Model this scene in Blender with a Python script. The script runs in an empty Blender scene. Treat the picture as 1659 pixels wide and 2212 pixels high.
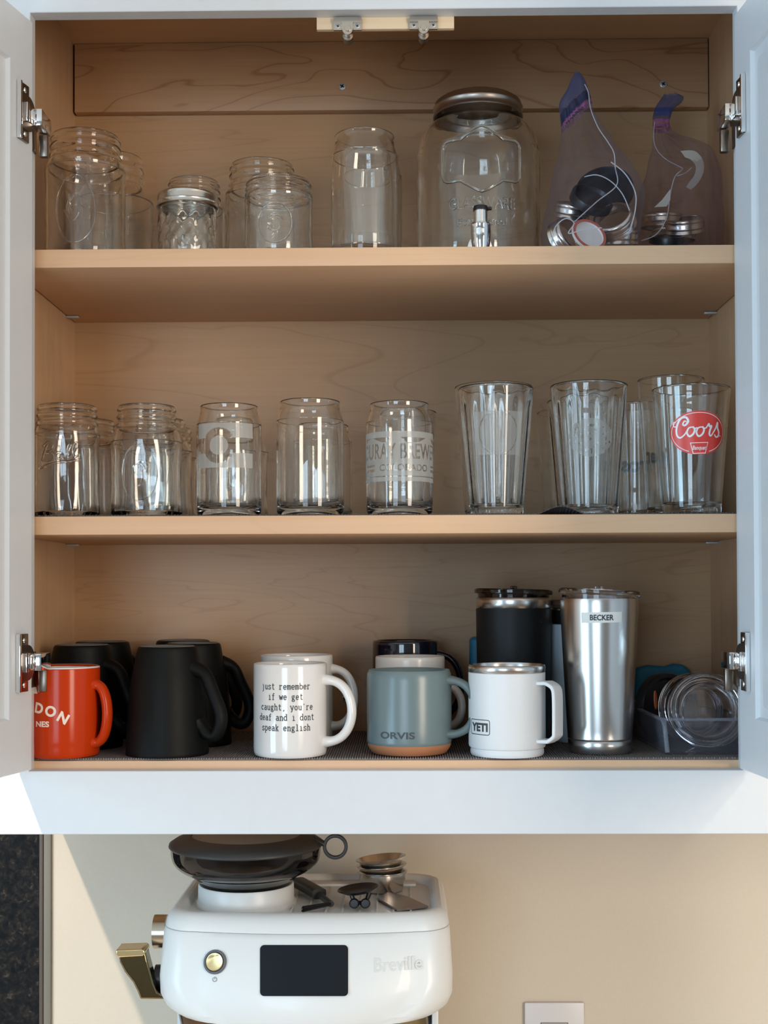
import bpy, bmesh, math, random
from mathutils import Vector, Matrix, noise

# ------------------------------------------------------------------ camera, world, lights
rnd = random.Random(7)
SC = bpy.context.scene
COL = SC.collection
CZ = 1.62                       # height of the lens above the floor
F = 2808.0                      # focal length in pixels of the 1659 x 2212 frame
D = 1.37                        # lens to the cabinet's face frame (y = 0)
SH = 130 / 1659
rad = math.radians
CAMROT = Matrix.Rotation(rad(.8), 3, 'Z') @ Matrix.Rotation(rad(91.0), 3, 'X') @ Matrix.Rotation(rad(-.19), 3, 'Z')
cam_d = bpy.data.cameras.new('camera')
cam = bpy.data.objects.new('camera', cam_d)
COL.objects.link(cam)
cam.matrix_world = Matrix.Translation((0, -D, CZ)) @ CAMROT.to_4x4()
cam_d.sensor_fit = 'HORIZONTAL'
cam_d.sensor_width = 36
cam_d.lens = F / 1659 * 36
cam_d.shift_y = SH
cam_d.clip_start = .05
SC.camera = cam

SC.view_settings.view_transform = 'Standard'
SC.view_settings.look = 'None'
SC.view_settings.gamma = 1
SC.view_settings.use_curve_mapping = False
SC.view_settings.exposure = -0.14
cy = SC.cycles
cy.use_denoising = True
cy.max_bounces = 24
cy.transmission_bounces = 20
cy.glossy_bounces = 6
cy.diffuse_bounces = 4
cy.transparent_max_bounces = 24
cy.caustics_reflective = False
cy.caustics_refractive = True
cy.blur_glossy = 0.3
cy.sample_clamp_indirect = 0
cy.sample_clamp_direct = 0
cy.adaptive_threshold = 0.015

W = bpy.data.worlds.new('world')
SC.world = W
W.use_nodes = True
W.node_tree.nodes['Background'].inputs[0].default_value = (.62, .74, .9, 1)
W.node_tree.nodes['Background'].inputs[1].default_value = .6


def light(name, kind, loc, energy, color, target=None, size=None, size_y=None, **kw):
    d = bpy.data.lights.new(name, kind)
    d.energy = energy
    d.color = color
    if kind == 'AREA':
        d.shape = 'RECTANGLE'
        d.size = size
        d.size_y = size_y or size
    elif size is not None:
        d.shadow_soft_size = size
    for k, v in kw.items():
        setattr(d, k, v)
    o = bpy.data.objects.new(name, d)
    COL.objects.link(o)
    o.location = loc
    if target is not None:
        o.rotation_euler = (Vector(target) - Vector(loc)).to_track_quat('-Z', 'Y').to_euler()
    return o


# daylight through the window of the rear wall, and through the glazed door on the left
light('window_daylight', 'AREA', (-.95, -3.66, 1.50), 37, (.62, .82, 1.0), (-.95, 0, 1.50), 1.1, 1.3)
light('side_daylight', 'AREA', (-2.36, -1.85, 1.45), 62, (.50, .78, 1.0), (0, -1.7, 1.45), 1.1, 1.7)
light('warm_room_light', 'AREA', (1.75, -2.4, 1.75), 49, (1.0, .85, .69), (-.2, 0, 1.6), .7, 1.3)  # no fixture: warm panel standing in for the lamp-lit room at right rear
# two recessed ceiling lamps in front of the run of wall cabinets
light('ceiling_spot', 'SPOT', (-.98, -.62, CZ + .95), 142, (1.0, .83, .66), (-1.08, -.60, 0), .02, spot_size=rad(92), spot_blend=.25)
light('ceiling_spot', 'SPOT', (1.40, -.55, CZ + .95), 54, (1.0, .84, .68), (1.32, -.2, 0), .09, spot_size=rad(104), spot_blend=.4)


def at(px, py, y):
    """The point at depth y that the lens sees at a pixel: (x, z)."""
    v = CAMROT @ Vector(((px - 829.5) / F, (1106 + SH * 1659 - py) / F, -1))
    t = (y + D) / v.y
    return v.x * t, CZ + v.z * t


# ------------------------------------------------------------------ mesh helpers: a shape is (verts, faces)
def join(*vfs):
    V, Fs = [], []
    for v, f in vfs:
        n = len(V)
        V += [tuple(p) for p in v]
        Fs += [tuple(i + n for i in q) for q in f]
    return V, Fs


def xf(vf, m):
    return [tuple(m @ Vector(p)) for p in vf[0]], vf[1]


def mv(vf, x=0, y=0, z=0):
    return [(p[0] + x, p[1] + y, p[2] + z) for p in vf[0]], vf[1]


def rot(vf, deg, ax, about=(0, 0, 0)):
    m = Matrix.Translation(about) @ Matrix.Rotation(rad(deg), 4, ax) @ Matrix.Translation([-c for c in about])
    return xf(vf, m)


def box(x0, x1, y0, y1, z0, z1, b=0, seg=2):
    bm = bmesh.new()
    bmesh.ops.create_cube(bm, size=1)
    for v in bm.verts:
        v.co = ((x0 + x1) / 2 + v.co.x * (x1 - x0), (y0 + y1) / 2 + v.co.y * (y1 - y0), (z0 + z1) / 2 + v.co.z * (z1 - z0))
    if b:
        bmesh.ops.bevel(bm, geom=list(bm.edges), offset=b, segments=seg, affect='EDGES', profile=.5)
    bm.verts.index_update()
    out = [tuple(v.co) for v in bm.verts], [tuple(v.index for v in f.verts) for f in bm.faces]
    bm.free()
    return out


def lathe(prof, seg=72, mod=None):
    """prof: (r, z) or (r, z, flag) from base centre up the outside and back; mod(theta, z, flag) scales r."""
    V, Fs, rings = [], [], []
    for p in prof:
        r, z, fl = p[0], p[1], (p[2] if len(p) > 2 else 0)
        if r < 1e-7:
            rings.append([len(V)])
            V.append((0, 0, z))
        else:
            ring = []
            for k in range(seg):
                a = 2 * math.pi * k / seg
                q = r * (mod(a, z, fl) if mod else 1)
                ring.append(len(V))
                V.append((q * math.sin(a), -q * math.cos(a), z))
            rings.append(ring)
    for A, B in zip(rings, rings[1:]):
        for k in range(seg):
            k2 = (k + 1) % seg
            if len(A) == 1 and len(B) == 1:
                continue
            if len(A) == 1:
                Fs.append((A[0], B[k2], B[k]))
            elif len(B) == 1:
                Fs.append((A[k], A[k2], B[0]))
            else:
                Fs.append((A[k], A[k2], B[k2], B[k]))
    return V, Fs


def cr(pts, n=8):
    """Catmull-Rom through points of any dimension."""
    out = []
    P = [pts[0]] + list(pts) + [pts[-1]]
    for i in range(1, len(P) - 2):
        for k in range(n):
            t = k / n
            out.append(tuple(.5 * (2 * b + (c - a) * t + (2 * a - 5 * b + 4 * c - d) * t * t + (3 * b - a - 3 * c + d) * t ** 3)
                             for a, b, c, d in zip(P[i - 1], P[i], P[i + 1], P[i + 2])))
    out.append(tuple(pts[-1]))
    return out


def sweep(path, a, b, up, seg=14, closed=False, scale=None, caps=True, square=1.0):
    """Elliptic section (a across the path in its plane, b along up) along path."""
    up = Vector(up).normalized()
    P = [Vector(p) for p in path]
    n = len(P)
    V, Fs = [], []
    for i, p in enumerate(P):
        t = (P[(i + 1) % n] - P[i - 1]) if closed else (P[min(i + 1, n - 1)] - P[max(i - 1, 0)])
        t.normalize()
        s = t.cross(up).normalized()
        u = s.cross(t)
        k = scale(i / (n - 1)) if scale else 1
        for j in range(seg):
            w = 2 * math.pi * j / seg
            c, d = math.cos(w), math.sin(w)
            c = math.copysign(abs(c) ** square, c)
            d = math.copysign(abs(d) ** square, d)
            V.append(tuple(p + s * (a * k * c) + u * (b * k * d)))
    m = n if closed else n - 1
    for i in range(m):
        for j in range(seg):
            i2, j2 = (i + 1) % n, (j + 1) % seg
            Fs.append((i * seg + j, i * seg + j2, i2 * seg + j2, i2 * seg + j))
    if not closed and caps:
        Fs.append(tuple(reversed(range(seg))))
        Fs.append(tuple(range((n - 1) * seg, n * seg)))
    return V, Fs


def prism(poly, y0, y1):
    """Polygon in x, z extruded from y0 to y1."""
    n = len(poly)
    V = [(p[0], y0, p[1]) for p in poly] + [(p[0], y1, p[1]) for p in poly]
    Fs = [tuple(range(n)), tuple(reversed(range(n, 2 * n)))]
    Fs += [(i, i + n, (i + 1) % n + n, (i + 1) % n) for i in range(n)]
    return V, Fs


def loft(rings, closed=True, cap=True):
    n = len(rings[0])
    V = [tuple(p) for r in rings for p in r]
    Fs = []
    for i in range(len(rings) - 1):
        for k in range(n if closed else n - 1):
            k2 = (k + 1) % n
            Fs.append((i * n + k, i * n + k2, (i + 1) * n + k2, (i + 1) * n + k))
    if cap:
        Fs.append(tuple(reversed(range(n))))
        Fs.append(tuple(range((len(rings) - 1) * n, len(rings) * n)))
    return V, Fs


def rrect(hw, hd, r, n=6):
    """Rounded rectangle, counter-clockwise in x, y."""
    out = []
    for cx, cy_, a0 in ((hw - r, -hd + r, -90), (hw - r, hd - r, 0), (-hw + r, hd - r, 90), (-hw + r, -hd + r, 180)):
        for k in range(n + 1):
            a = rad(a0 + 90 * k / n)
            out.append((cx + r * math.cos(a), cy_ + r * math.sin(a)))
    return out


def obj(name, vf, mat, parent=None, loc=None, smooth=True, angle=38, uv=None):
    me = bpy.data.meshes.new(name)
    me.from_pydata(vf[0], [], vf[1])
    bm = bmesh.new()
    bm.from_mesh(me)
    bmesh.ops.recalc_face_normals(bm, faces=bm.faces) if uv is None else None
    bm.to_mesh(me)
    bm.free()
    me.materials.append(mat)
    if smooth:
        me.shade_smooth()
        me.set_sharp_from_angle(angle=rad(angle))
    o = bpy.data.objects.new(name, me)
    COL.objects.link(o)
    if parent:
        o.parent = parent
    if loc:
        o.location = loc
    return o


def tag(o, label=None, cat=None, group=None, kind=None):
    if label:
        o['label'] = label
    if cat:
        o['category'] = cat
    if group:
        o['group'] = group
    if kind:
        o['kind'] = kind
    return o


def empty(name, loc, label, cat, group=None):
    o = bpy.data.objects.new(name, None)
    o.empty_display_size = .02
    COL.objects.link(o)
    o.location = loc
    return tag(o, label, cat, group)


# ------------------------------------------------------------------ flat marks: text, strokes, rasters
def text2d(s, size, bold=0.0, width=None, shear=0.0):
    c = bpy.data.curves.new('lettering', 'FONT')
    c.body = s
    c.size = size
    c.align_x = 'CENTER'
    c.offset = bold
    c.shear = shear
    c.resolution_u = 4
    o = bpy.data.objects.new('lettering', c)
    COL.objects.link(o)
    dg = bpy.context.evaluated_depsgraph_get()
    me = bpy.data.meshes.new_from_object(o.evaluated_get(dg))
    V = [(v.co.x, v.co.y) for v in me.vertices]
    Fs = [tuple(p.vertices) for p in me.polygons]
    bpy.data.objects.remove(o)
    bpy.data.curves.remove(c)
    bpy.data.meshes.remove(me)
    x0, x1 = min(v[0] for v in V), max(v[0] for v in V)
    k = (width / (x1 - x0)) if width else 1
    V = [((v[0] - (x0 + x1) / 2) * k, v[1]) for v in V]
    return V, Fs


def slice2d(vf, step):
    bm = bmesh.new()
    vs = [bm.verts.new((p[0], p[1], 0)) for p in vf[0]]
    for f in vf[1]:
        try:
            bm.faces.new([vs[i] for i in f])
        except ValueError:
            pass
    u0, u1 = min(p[0] for p in vf[0]), max(p[0] for p in vf[0])
    u = math.ceil(u0 / step) * step
    while u < u1:
        bmesh.ops.bisect_plane(bm, geom=bm.verts[:] + bm.edges[:] + bm.faces[:], plane_co=(u, 0, 0), plane_no=(1, 0, 0))
        u += step
    bm.verts.index_update()
    out = [(v.co.x, v.co.y) for v in bm.verts], [tuple(v.index for v in f.verts) for f in bm.faces]
    bm.free()
    return out


def wrap(vf, R, th0=0.0, z0=0.0, e=.0003, step=.002, thick=0.0):
    """Flat (u, v) shape onto a round body; R is a number or a function of z."""
    vf = slice2d(vf, step)
    Rf = R if callable(R) else (lambda z: R)

    def m(e_):
        out = []
        for u, v in vf[0]:
            r = Rf(z0 + v)
            a = th0 + u / Rf(z0)
            out.append(((r + e_) * math.sin(a), -(r + e_) * math.cos(a), z0 + v))
        return out
    if not thick:
        return m(e), vf[1]
    n = len(vf[0])
    ec = {}
    for f in vf[1]:
        for i in range(len(f)):
            k = (f[i], f[(i + 1) % len(f)])
            ec[k] = 1
    side = [(a, b, b + n, a + n) for a, b in ec if (b, a) not in ec]
    return m(e) + m(e + thick), [tuple(reversed(f)) for f in vf[1]] + [tuple(i + n for i in f) for f in vf[1]] + side


def off(vf, u=0, v=0):
    return [(p[0] + u, p[1] + v) for p in vf[0]], vf[1]


def ribbon(pts, w, wf=None):
    """Flat line of width w through 2-D points."""
    V, Fs = [], []
    n = len(pts)
    for i, p in enumerate(pts):
        a, b = pts[max(i - 1, 0)], pts[min(i + 1, n - 1)]
        t = Vector((b[0] - a[0], b[1] - a[1]))
        t = t.normalized() if t.length > 1e-9 else Vector((1, 0))
        h = (wf(i / (n - 1)) if wf else 1) * w / 2
        V += [(p[0] - t.y * -h, p[1] + t.x * -h), (p[0] + t.y * -h, p[1] - t.x * -h)]
    for i in range(n - 1):
        Fs.append((2 * i, 2 * i + 2, 2 * i + 3, 2 * i + 1))
    return V, [tuple(reversed(f)) for f in Fs]


def poly2d(pts):
    return list(pts), [tuple(range(len(pts)))]


def arc(cx, cy_, rx, ry, a0, a1, n=14):
    return [(cx + rx * math.cos(rad(a0 + (a1 - a0) * k / n)), cy_ + ry * math.sin(rad(a0 + (a1 - a0) * k / n))) for k in range(n + 1)]


def raster(fn, u0, u1, v0, v1, s):
    """Cells where fn(u, v) holds, as quads sharing vertices."""
    idx, V, Fs = {}, [], []
    nu, nv = int((u1 - u0) / s), int((v1 - v0) / s)

    def vi(i, j):
        if (i, j) not in idx:
            idx[(i, j)] = len(V)
            V.append((u0 + i * s, v0 + j * s))
        return idx[(i, j)]
    for j in range(nv):
        for i in range(nu):
            if fn(u0 + (i + .5) * s, v0 + (j + .5) * s):
                Fs.append((vi(i, j), vi(i + 1, j), vi(i + 1, j + 1), vi(i, j + 1)))
    return V, Fs


def inside_fn(vf, cell=.002):
    """Fast point-in-shape test for a flat mesh."""
    tris, buckets = [], {}
    for f in vf[1]:
        for k in range(1, len(f) - 1):
            tris.append([vf[0][f[0]], vf[0][f[k]], vf[0][f[k + 1]]])
    for n, t in enumerate(tris):
        for i in range(int(math.floor(min(p[0] for p in t) / cell)), int(math.floor(max(p[0] for p in t) / cell)) + 1):
            for j in range(int(math.floor(min(p[1] for p in t) / cell)), int(math.floor(max(p[1] for p in t) / cell)) + 1):
                buckets.setdefault((i, j), []).append(t)

    def f(u, v):
        for a, b, c in buckets.get((int(math.floor(u / cell)), int(math.floor(v / cell))), ()):
            d1 = (u - b[0]) * (a[1] - b[1]) - (a[0] - b[0]) * (v - b[1])
            d2 = (u - c[0]) * (b[1] - c[1]) - (b[0] - c[0]) * (v - c[1])
            d3 = (u - a[0]) * (c[1] - a[1]) - (c[0] - a[0]) * (v - a[1])
            if not ((d1 < 0 or d2 < 0 or d3 < 0) and (d1 > 0 or d2 > 0 or d3 > 0)):
                return True
        return False
    return f


def wrapgrid(vf, R, th0, z0, e=.0003):
    Rf = R if callable(R) else (lambda z: R)
    r0 = Rf(z0)
    return [((Rf(z0 + v) + e) * math.sin(th0 + u / r0), -(Rf(z0 + v) + e) * math.cos(th0 + u / r0), z0 + v) for u, v in vf[0]], vf[1]


# typewriter face: strokes on x-height 1, every glyph .5 either side of its middle
def _typewriter():
    A = arc
    S = {}
    ser = lambda x, y, w=.17: [(x - w, y), (x + w, y)]
    S['i'] = [[(0, 0), (0, 1)], [(-.26, 1), (0, 1)], ser(0, 0, .3), [(-.04, 1.34), (.04, 1.34)]]
    S['j'] = [[(.08, 1), (.08, -.25)] + A(-.14, -.25, .22, .25, 0, -110), [(-.2, 1), (.08, 1)], [(.03, 1.34), (.11, 1.34)]]
    S['l'] = [[(0, 0), (0, 1.5)], [(-.24, 1.5), (0, 1.5)], ser(0, 0, .3)]
    S['d'] = [A(-.04, .5, .32, .48, 40, 320), [(.26, 0), (.26, 1.5)], [(.04, 1.5), (.26, 1.5)], [(.26, 0), (.42, 0)]]
    S['a'] = [A(-.05, .28, .27, .28, 50, 330), [(.24, 0), (.24, .7)] + A(-.03, .7, .27, .28, 0, 150), [(.24, 0), (.42, 0)], [(-.02, .56), (.24, .56)]]
    S['h'] = [[(-.26, 0), (-.26, 1.5)], [(-.42, 1.5), (-.26, 1.5)], A(0, .62, .26, .36, 180, 0) + [(.26, 0)], ser(-.26, 0), ser(.26, 0)]
    S['n'] = [[(-.26, 0), (-.26, 1)], [(-.42, 1), (-.26, 1)], A(0, .62, .26, .36, 180, 0) + [(.26, 0)], ser(-.26, 0), ser(.26, 0)]
    S['m'] = [[(-.36, 0), (-.36, 1)], [(-.48, 1), (-.36, 1)], A(-.18, .7, .18, .28, 180, 0) + [(0, 0)], A(.18, .7, .18, .28, 180, 0) + [(.36, 0)],
              ser(-.36, 0, .1), ser(0, 0, .1), ser(.36, 0, .1)]
    S['r'] = [[(-.2, 0), (-.2, 1)], [(-.38, 1), (-.2, 1)], A(.08, .62, .28, .36, 180, 40), ser(-.2, 0, .22)]
    S['u'] = [[(-.26, 1), (-.26, .36)] + A(0, .36, .26, .36, 180, 350), [(.26, 0), (.26, 1)], [(-.4, 1), (-.26, 1)], [(.12, 1), (.26, 1)], [(.26, 0), (.42, 0)]]
    S['s'] = [A(0, .74, .26, .24, 30, 250), A(0, .26, .28, .26, 80, -150), [(.26, 1), (.26, .76)], [(-.28, 0), (-.28, .26)]]
    S['t'] = [[(-.06, 1.4), (-.06, .28)] + A(.14, .28, .2, .28, 180, 320), [(-.3, 1), (.28, 1)]]
    S['e'] = [[(-.3, .52), (.3, .52)] + A(0, .5, .31, .49, 5, 325)]
    S['b'] = [[(-.26, 0), (-.26, 1.5)], [(-.42, 1.5), (-.26, 1.5)], A(.04, .5, .3, .49, 140, -140)]
    S['p'] = [[(-.26, -.5), (-.26, 1)], [(-.42, 1), (-.26, 1)], A(.04, .5, .3, .49, 140, -140), ser(-.26, -.5)]
    S['f'] = [[(-.06, 0), (-.06, 1.2)] + A(.14, 1.2, .2, .3, 180, 50), [(-.3, 1), (.24, 1)], ser(-.06, 0, .24)]
    S['w'] = [[(-.38, 1), (-.2, 0)], [(-.2, 0), (0, .85)], [(0, .85), (.2, 0)], [(.2, 0), (.38, 1)], ser(-.38, 1, .13), ser(.38, 1, .13)]
    S['g'] = [A(-.04, .66, .24, .3, 0, 360), A(0, -.2, .3, .22, 0, 360), [(-.2, .42), (-.24, .2), (.2, .04)], [(.14, .9), (.36, 1)]]
    S['c'] = [A(0, .5, .3, .49, 40, 325), [(.24, .98), (.24, .74)]]
    S['y'] = [[(-.32, 1), (.02, 0)], [(.32, 1), (-.08, -.44), (-.3, -.44)], ser(-.32, 1, .13), ser(.32, 1, .13)]
    S['o'] = [A(0, .5, .3, .49, 0, 360)]
    S['k'] = [[(-.24, 0), (-.24, 1.5)], [(-.4, 1.5), (-.24, 1.5)], [(.22, 1), (-.2, .38)], [(-.06, .56), (.26, 0)], ser(-.24, 0), ser(.24, 0), ser(.2, 1)]
    S[','] = [[(0, .06), (.02, -.06), (-.1, -.3)]]
    S["'"] = [[(.02, 1.5), (-.02, 1.16)]]
    return S


TYPE = _typewriter()


def typed(lines, xh, adv, lead, w):
    parts = []
    for li, (s, shift) in enumerate(lines):
        for k, ch in enumerate(s):
            for st in TYPE.get(ch, ()):
                cx = (k - (len(s) - 1) / 2) * adv + shift
                parts.append(ribbon([(cx + p[0] * xh, -li * lead + p[1] * xh) for p in st], w))
    V, Fs = [], []
    for v, f in parts:
        n = len(V)
        V += v
        Fs += [tuple(i + n for i in q) for q in f]
    return V, Fs


def join2(*p):
    V, Fs = [], []
    for v, f in p:
        n = len(V)
        V += list(v)
        Fs += [tuple(i + n for i in q) for q in f]
    return V, Fs


# ------------------------------------------------------------------ materials
def sset(b, k, v):
    if k in b.inputs:
        b.inputs[k].default_value = v


def mat(name, color, rough=.5, metal=0., bump=None, **kw):
    m = bpy.data.materials.new(name)
    m.use_nodes = True
    N, L = m.node_tree.nodes, m.node_tree.links
    b = N['Principled BSDF']
    sset(b, 'Base Color', (*color, 1))
    sset(b, 'Roughness', rough)
    sset(b, 'Metallic', metal)
    for k, v in kw.items():
        sset(b, k.replace('_', ' '), v)
    if bump:
        sc, st, stretch = bump
        tc = N.new('ShaderNodeTexCoord')
        mp = N.new('ShaderNodeMapping')
        mp.inputs['Scale'].default_value = stretch
        nz = N.new('ShaderNodeTexNoise')
        nz.inputs['Scale'].default_value = sc
        nz.inputs['Detail'].default_value = 4
        bp = N.new('ShaderNodeBump')
        bp.inputs['Strength'].default_value = st
        bp.inputs['Distance'].default_value = .001
        L.new(tc.outputs['Object'], mp.inputs[0])
        L.new(mp.outputs[0], nz.inputs['Vector'])
        L.new(nz.outputs[0], bp.inputs['Height'])
        L.new(bp.outputs[0], b.inputs['Normal'])
        # a little wear in the colour too
        mx = N.new('ShaderNodeMix')
        mx.data_type = 'RGBA'
        mx.inputs[6].default_value = (*[c * .97 for c in color], 1)
        mx.inputs[7].default_value = (*[min(1, c * 1.03) for c in color], 1)
        L.new(nz.outputs[0], mx.inputs[0])
        L.new(mx.outputs[2], b.inputs['Base Color'])
    return m


def maple(name, light_c, dark_c, axis='x', rings=1.0, seed=0.0, bands=0.35):
    """Maple veneer: fine grain along one axis with broad figured rings."""
    m = bpy.data.materials.new(name)
    m.use_nodes = True
    N, L = m.node_tree.nodes, m.node_tree.links
    b = N['Principled BSDF']
    sset(b, 'Roughness', .42)
    tc = N.new('ShaderNodeTexCoord')

    def mapped(s, locv=(0, 0, 0)):
        mp = N.new('ShaderNodeMapping')
        mp.inputs['Scale'].default_value = s
        mp.inputs['Location'].default_value = locv
        L.new(tc.outputs['Object'], mp.inputs[0])
        return mp
    lo, hi = (1.3, 9) if axis == 'x' else (9, 1.3)
    mp = mapped((lo, 5, hi), (seed, seed, seed))
    n1 = N.new('ShaderNodeTexNoise')
    n1.inputs['Scale'].default_value = 1.1
    n1.inputs['Detail'].default_value = 3
    n1.inputs['Distortion'].default_value = .9
    L.new(mp.outputs[0], n1.inputs['Vector'])
    # contour lines of a smooth field give the cathedral figure
    mu = N.new('ShaderNodeMath')
    mu.operation = 'MULTIPLY'
    mu.inputs[1].default_value = 9 * rings
    fr = N.new('ShaderNodeMath')
    fr.operation = 'FRACT'
    L.new(n1.outputs[0], mu.inputs[0])
    L.new(mu.outputs[0], fr.inputs[0])
    rp = N.new('ShaderNodeValToRGB')
    rp.color_ramp.elements[0].position = 0
    rp.color_ramp.elements[0].color = (0, 0, 0, 1)
    rp.color_ramp.elements[1].position = 1
    rp.color_ramp.elements[1].color = (0, 0, 0, 1)
    for p, v in ((.42, .12), (.50, 1), (.545, .1)):
        e = rp.color_ramp.elements.new(p)
        e.color = (v, v, v, 1)
    L.new(fr.outputs[0], rp.inputs[0])
    mp2 = mapped((6, 60, 260) if axis == 'x' else (260, 60, 6))
    n2 = N.new('ShaderNodeTexNoise')
    n2.inputs['Scale'].default_value = 1
    n2.inputs['Detail'].default_value = 5
    L.new(mp2.outputs[0], n2.inputs['Vector'])
    mp3 = mapped((3, 3, 5) if axis == 'x' else (5, 3, 3), (3.1, 0, seed))
    n3 = N.new('ShaderNodeTexNoise')
    n3.inputs['Scale'].default_value = 1
    n3.inputs['Detail'].default_value = 2
    L.new(mp3.outputs[0], n3.inputs['Vector'])
    mixg = N.new('ShaderNodeMix')
    mixg.data_type = 'RGBA'
    mixg.inputs[6].default_value = (*light_c, 1)
    mixg.inputs[7].default_value = (*[a * .55 + b_ * .45 for a, b_ in zip(light_c, dark_c)], 1)
    L.new(n2.outputs[0], mixg.inputs[0])
    s = N.new('ShaderNodeMath')
    s.operation = 'MULTIPLY'
    s.inputs[1].default_value = bands
    L.new(rp.outputs[0], s.inputs[0])
    s2 = N.new('ShaderNodeMath')
    s2.operation = 'MULTIPLY_ADD'
    s2.inputs[1].default_value = .5
    s2.inputs[2].default_value = -.12
    s2.use_clamp = True
    L.new(n3.outputs[0], s2.inputs[0])
    ad = N.new('ShaderNodeMath')
    ad.operation = 'ADD'
    ad.use_clamp = True
    L.new(s.outputs[0], ad.inputs[0])
    L.new(s2.outputs[0], ad.inputs[1])
    mix = N.new('ShaderNodeMix')
    mix.data_type = 'RGBA'
    mix.inputs[7].default_value = (*dark_c, 1)
    L.new(ad.outputs[0], mix.inputs[0])
    L.new(mixg.outputs[2], mix.inputs[6])
    L.new(mix.outputs[2], b.inputs['Base Color'])
    return m


def glass(name, color=(1, 1, 1), rough=0., ior=1.48, bump=None):
    m = mat(name, color, rough, Transmission_Weight=1.0, IOR=ior)
    if bump:
        N, L = m.node_tree.nodes, m.node_tree.links
        tc = N.new('ShaderNodeTexCoord')
        nz = N.new('ShaderNodeTexNoise')
        nz.inputs['Scale'].default_value = bump[0]
        nz.inputs['Detail'].default_value = 1
        bp = N.new('ShaderNodeBump')
        bp.inputs['Strength'].default_value = bump[1]
        bp.inputs['Distance'].default_value = .002
        L.new(tc.outputs['Object'], nz.inputs['Vector'])
        L.new(nz.outputs[0], bp.inputs['Height'])
        L.new(bp.outputs[0], N['Principled BSDF'].inputs['Normal'])
    return m


def film(name, color, alpha, rough=.15, trans=(1, 1, 1), bump=None, spec=.5, translucent=0.0):
    """Thin see-through sheet: part clear, part coloured surface."""
    m = bpy.data.materials.new(name)
    m.use_nodes = True
    N, L = m.node_tree.nodes, m.node_tree.links
    b = N['Principled BSDF']
    sset(b, 'Base Color', (*color, 1))
    sset(b, 'Roughness', rough)
    sset(b, 'Specular IOR Level', spec)
    t = N.new('ShaderNodeBsdfTransparent')
    t.inputs[0].default_value = (*trans, 1)
    mx = N.new('ShaderNodeMixShader')
    fr = N.new('ShaderNodeLayerWeight')
    fr.inputs[0].default_value = .35
    ma = N.new('ShaderNodeMath')
    ma.operation = 'MULTIPLY_ADD'
    ma.inputs[1].default_value = .30
    ma.inputs[2].default_value = alpha
    ma.use_clamp = True
    L.new(fr.outputs['Facing'], ma.inputs[0])
    L.new(ma.outputs[0], mx.inputs[0])
    L.new(t.outputs[0], mx.inputs[1])
    surf = b.outputs[0]
    if translucent:
        tl = N.new('ShaderNodeBsdfTranslucent')
        tl.inputs[0].default_value = (*color, 1)
        m2 = N.new('ShaderNodeMixShader')
        m2.inputs[0].default_value = translucent
        L.new(b.outputs[0], m2.inputs[1])
        L.new(tl.outputs[0], m2.inputs[2])
        surf = m2.outputs[0]
    L.new(surf, mx.inputs[2])
    L.new(mx.outputs[0], N['Material Output'].inputs[0])
    if bump:
        tc = N.new('ShaderNodeTexCoord')
        nz = N.new('ShaderNodeTexNoise')
        nz.inputs['Scale'].default_value = bump[0]
        nz.inputs['Detail'].default_value = 3
        nz.inputs['Distortion'].default_value = 1.5
        bp = N.new('ShaderNodeBump')
        bp.inputs['Strength'].default_value = bump[1]
        bp.inputs['Distance'].default_value = .004
        L.new(tc.outputs['Object'], nz.inputs['Vector'])
        L.new(nz.outputs[0], bp.inputs['Height'])
        L.new(bp.outputs[0], b.inputs['Normal'])
    return m


M = {}
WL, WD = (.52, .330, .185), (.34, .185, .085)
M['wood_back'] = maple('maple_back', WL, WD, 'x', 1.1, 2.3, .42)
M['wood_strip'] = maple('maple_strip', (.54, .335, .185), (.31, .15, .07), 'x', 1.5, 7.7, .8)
M['wood_side'] = maple('maple_side', (.72, .46, .27), WD, 'z', .5, 4.1, .12)
M['wood_shelf'] = maple('maple_shelf', (.80, .53, .335), (.58, .35, .20), 'x', .6, 5.2, .16)
M['wood_top'] = maple('maple_top', (.78, .52, .30), (.42, .24, .13), 'x', .5, 1.2, .10)
M['wood_block'] = maple('pale_block', (.80, .64, .44), (.60, .43, .26), 'x', .6, 3.0, .1)
M['paint'] = mat('white_cabinet_paint', (.655, .69, .725), .38, bump=(60, .05, (1, 1, 1)))
M['wall'] = mat('cream_wall_paint', (.62, .55, .45), .7, bump=(240, .15, (1, 1, 1)))
M['white_wall'] = mat('room_wall_paint', (.42, .42, .41), .8)
M['floor'] = mat('room_floor_oak', (.34, .23, .15), .45, bump=(9, .3, (1, 8, 1)))
M['ceiling'] = mat('ceiling_paint', (.75, .74, .72), .8)
M['nickel'] = mat('satin_nickel', (.62, .57, .50), .24, 1)
M['chrome'] = mat('chrome', (.86, .87, .88), .06, 1)
M['dark_nickel'] = mat('brown_nickel', (.30, .25, .21), .30, 1)  # nickel in a darker, brownish tone
M['zinc'] = mat('zinc', (.50, .51, .52), .4, .35)
M['band'] = mat('tinned_band', (.74, .72, .68), .24, 1)
M['steel'] = mat('brushed_steel', (.66, .64, .62), .24, 1, bump=(4, .25, (3, 3, 600)))
M['steel_v'] = mat('turned_steel', (.60, .58, .56), .25, 1)
M['gold'] = mat('brushed_brass', (.78, .58, .30), .22, 1)
M['brass_dark'] = mat('polished_brass', (.22, .165, .085), .12, 1)
M['screwhole'] = mat('dark_recess', (.02, .02, .022), .6)
M['jar'] = glass('clear_jar_glass', (.985, .995, .985), bump=(55, .10))
M['clear'] = glass('clear_drinking_glass', (.99, 1, .995))
M['plastic'] = glass('clear_lid_plastic', (.93, .93, .97), .04, 1.46)
M['tray'] = None
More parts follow.
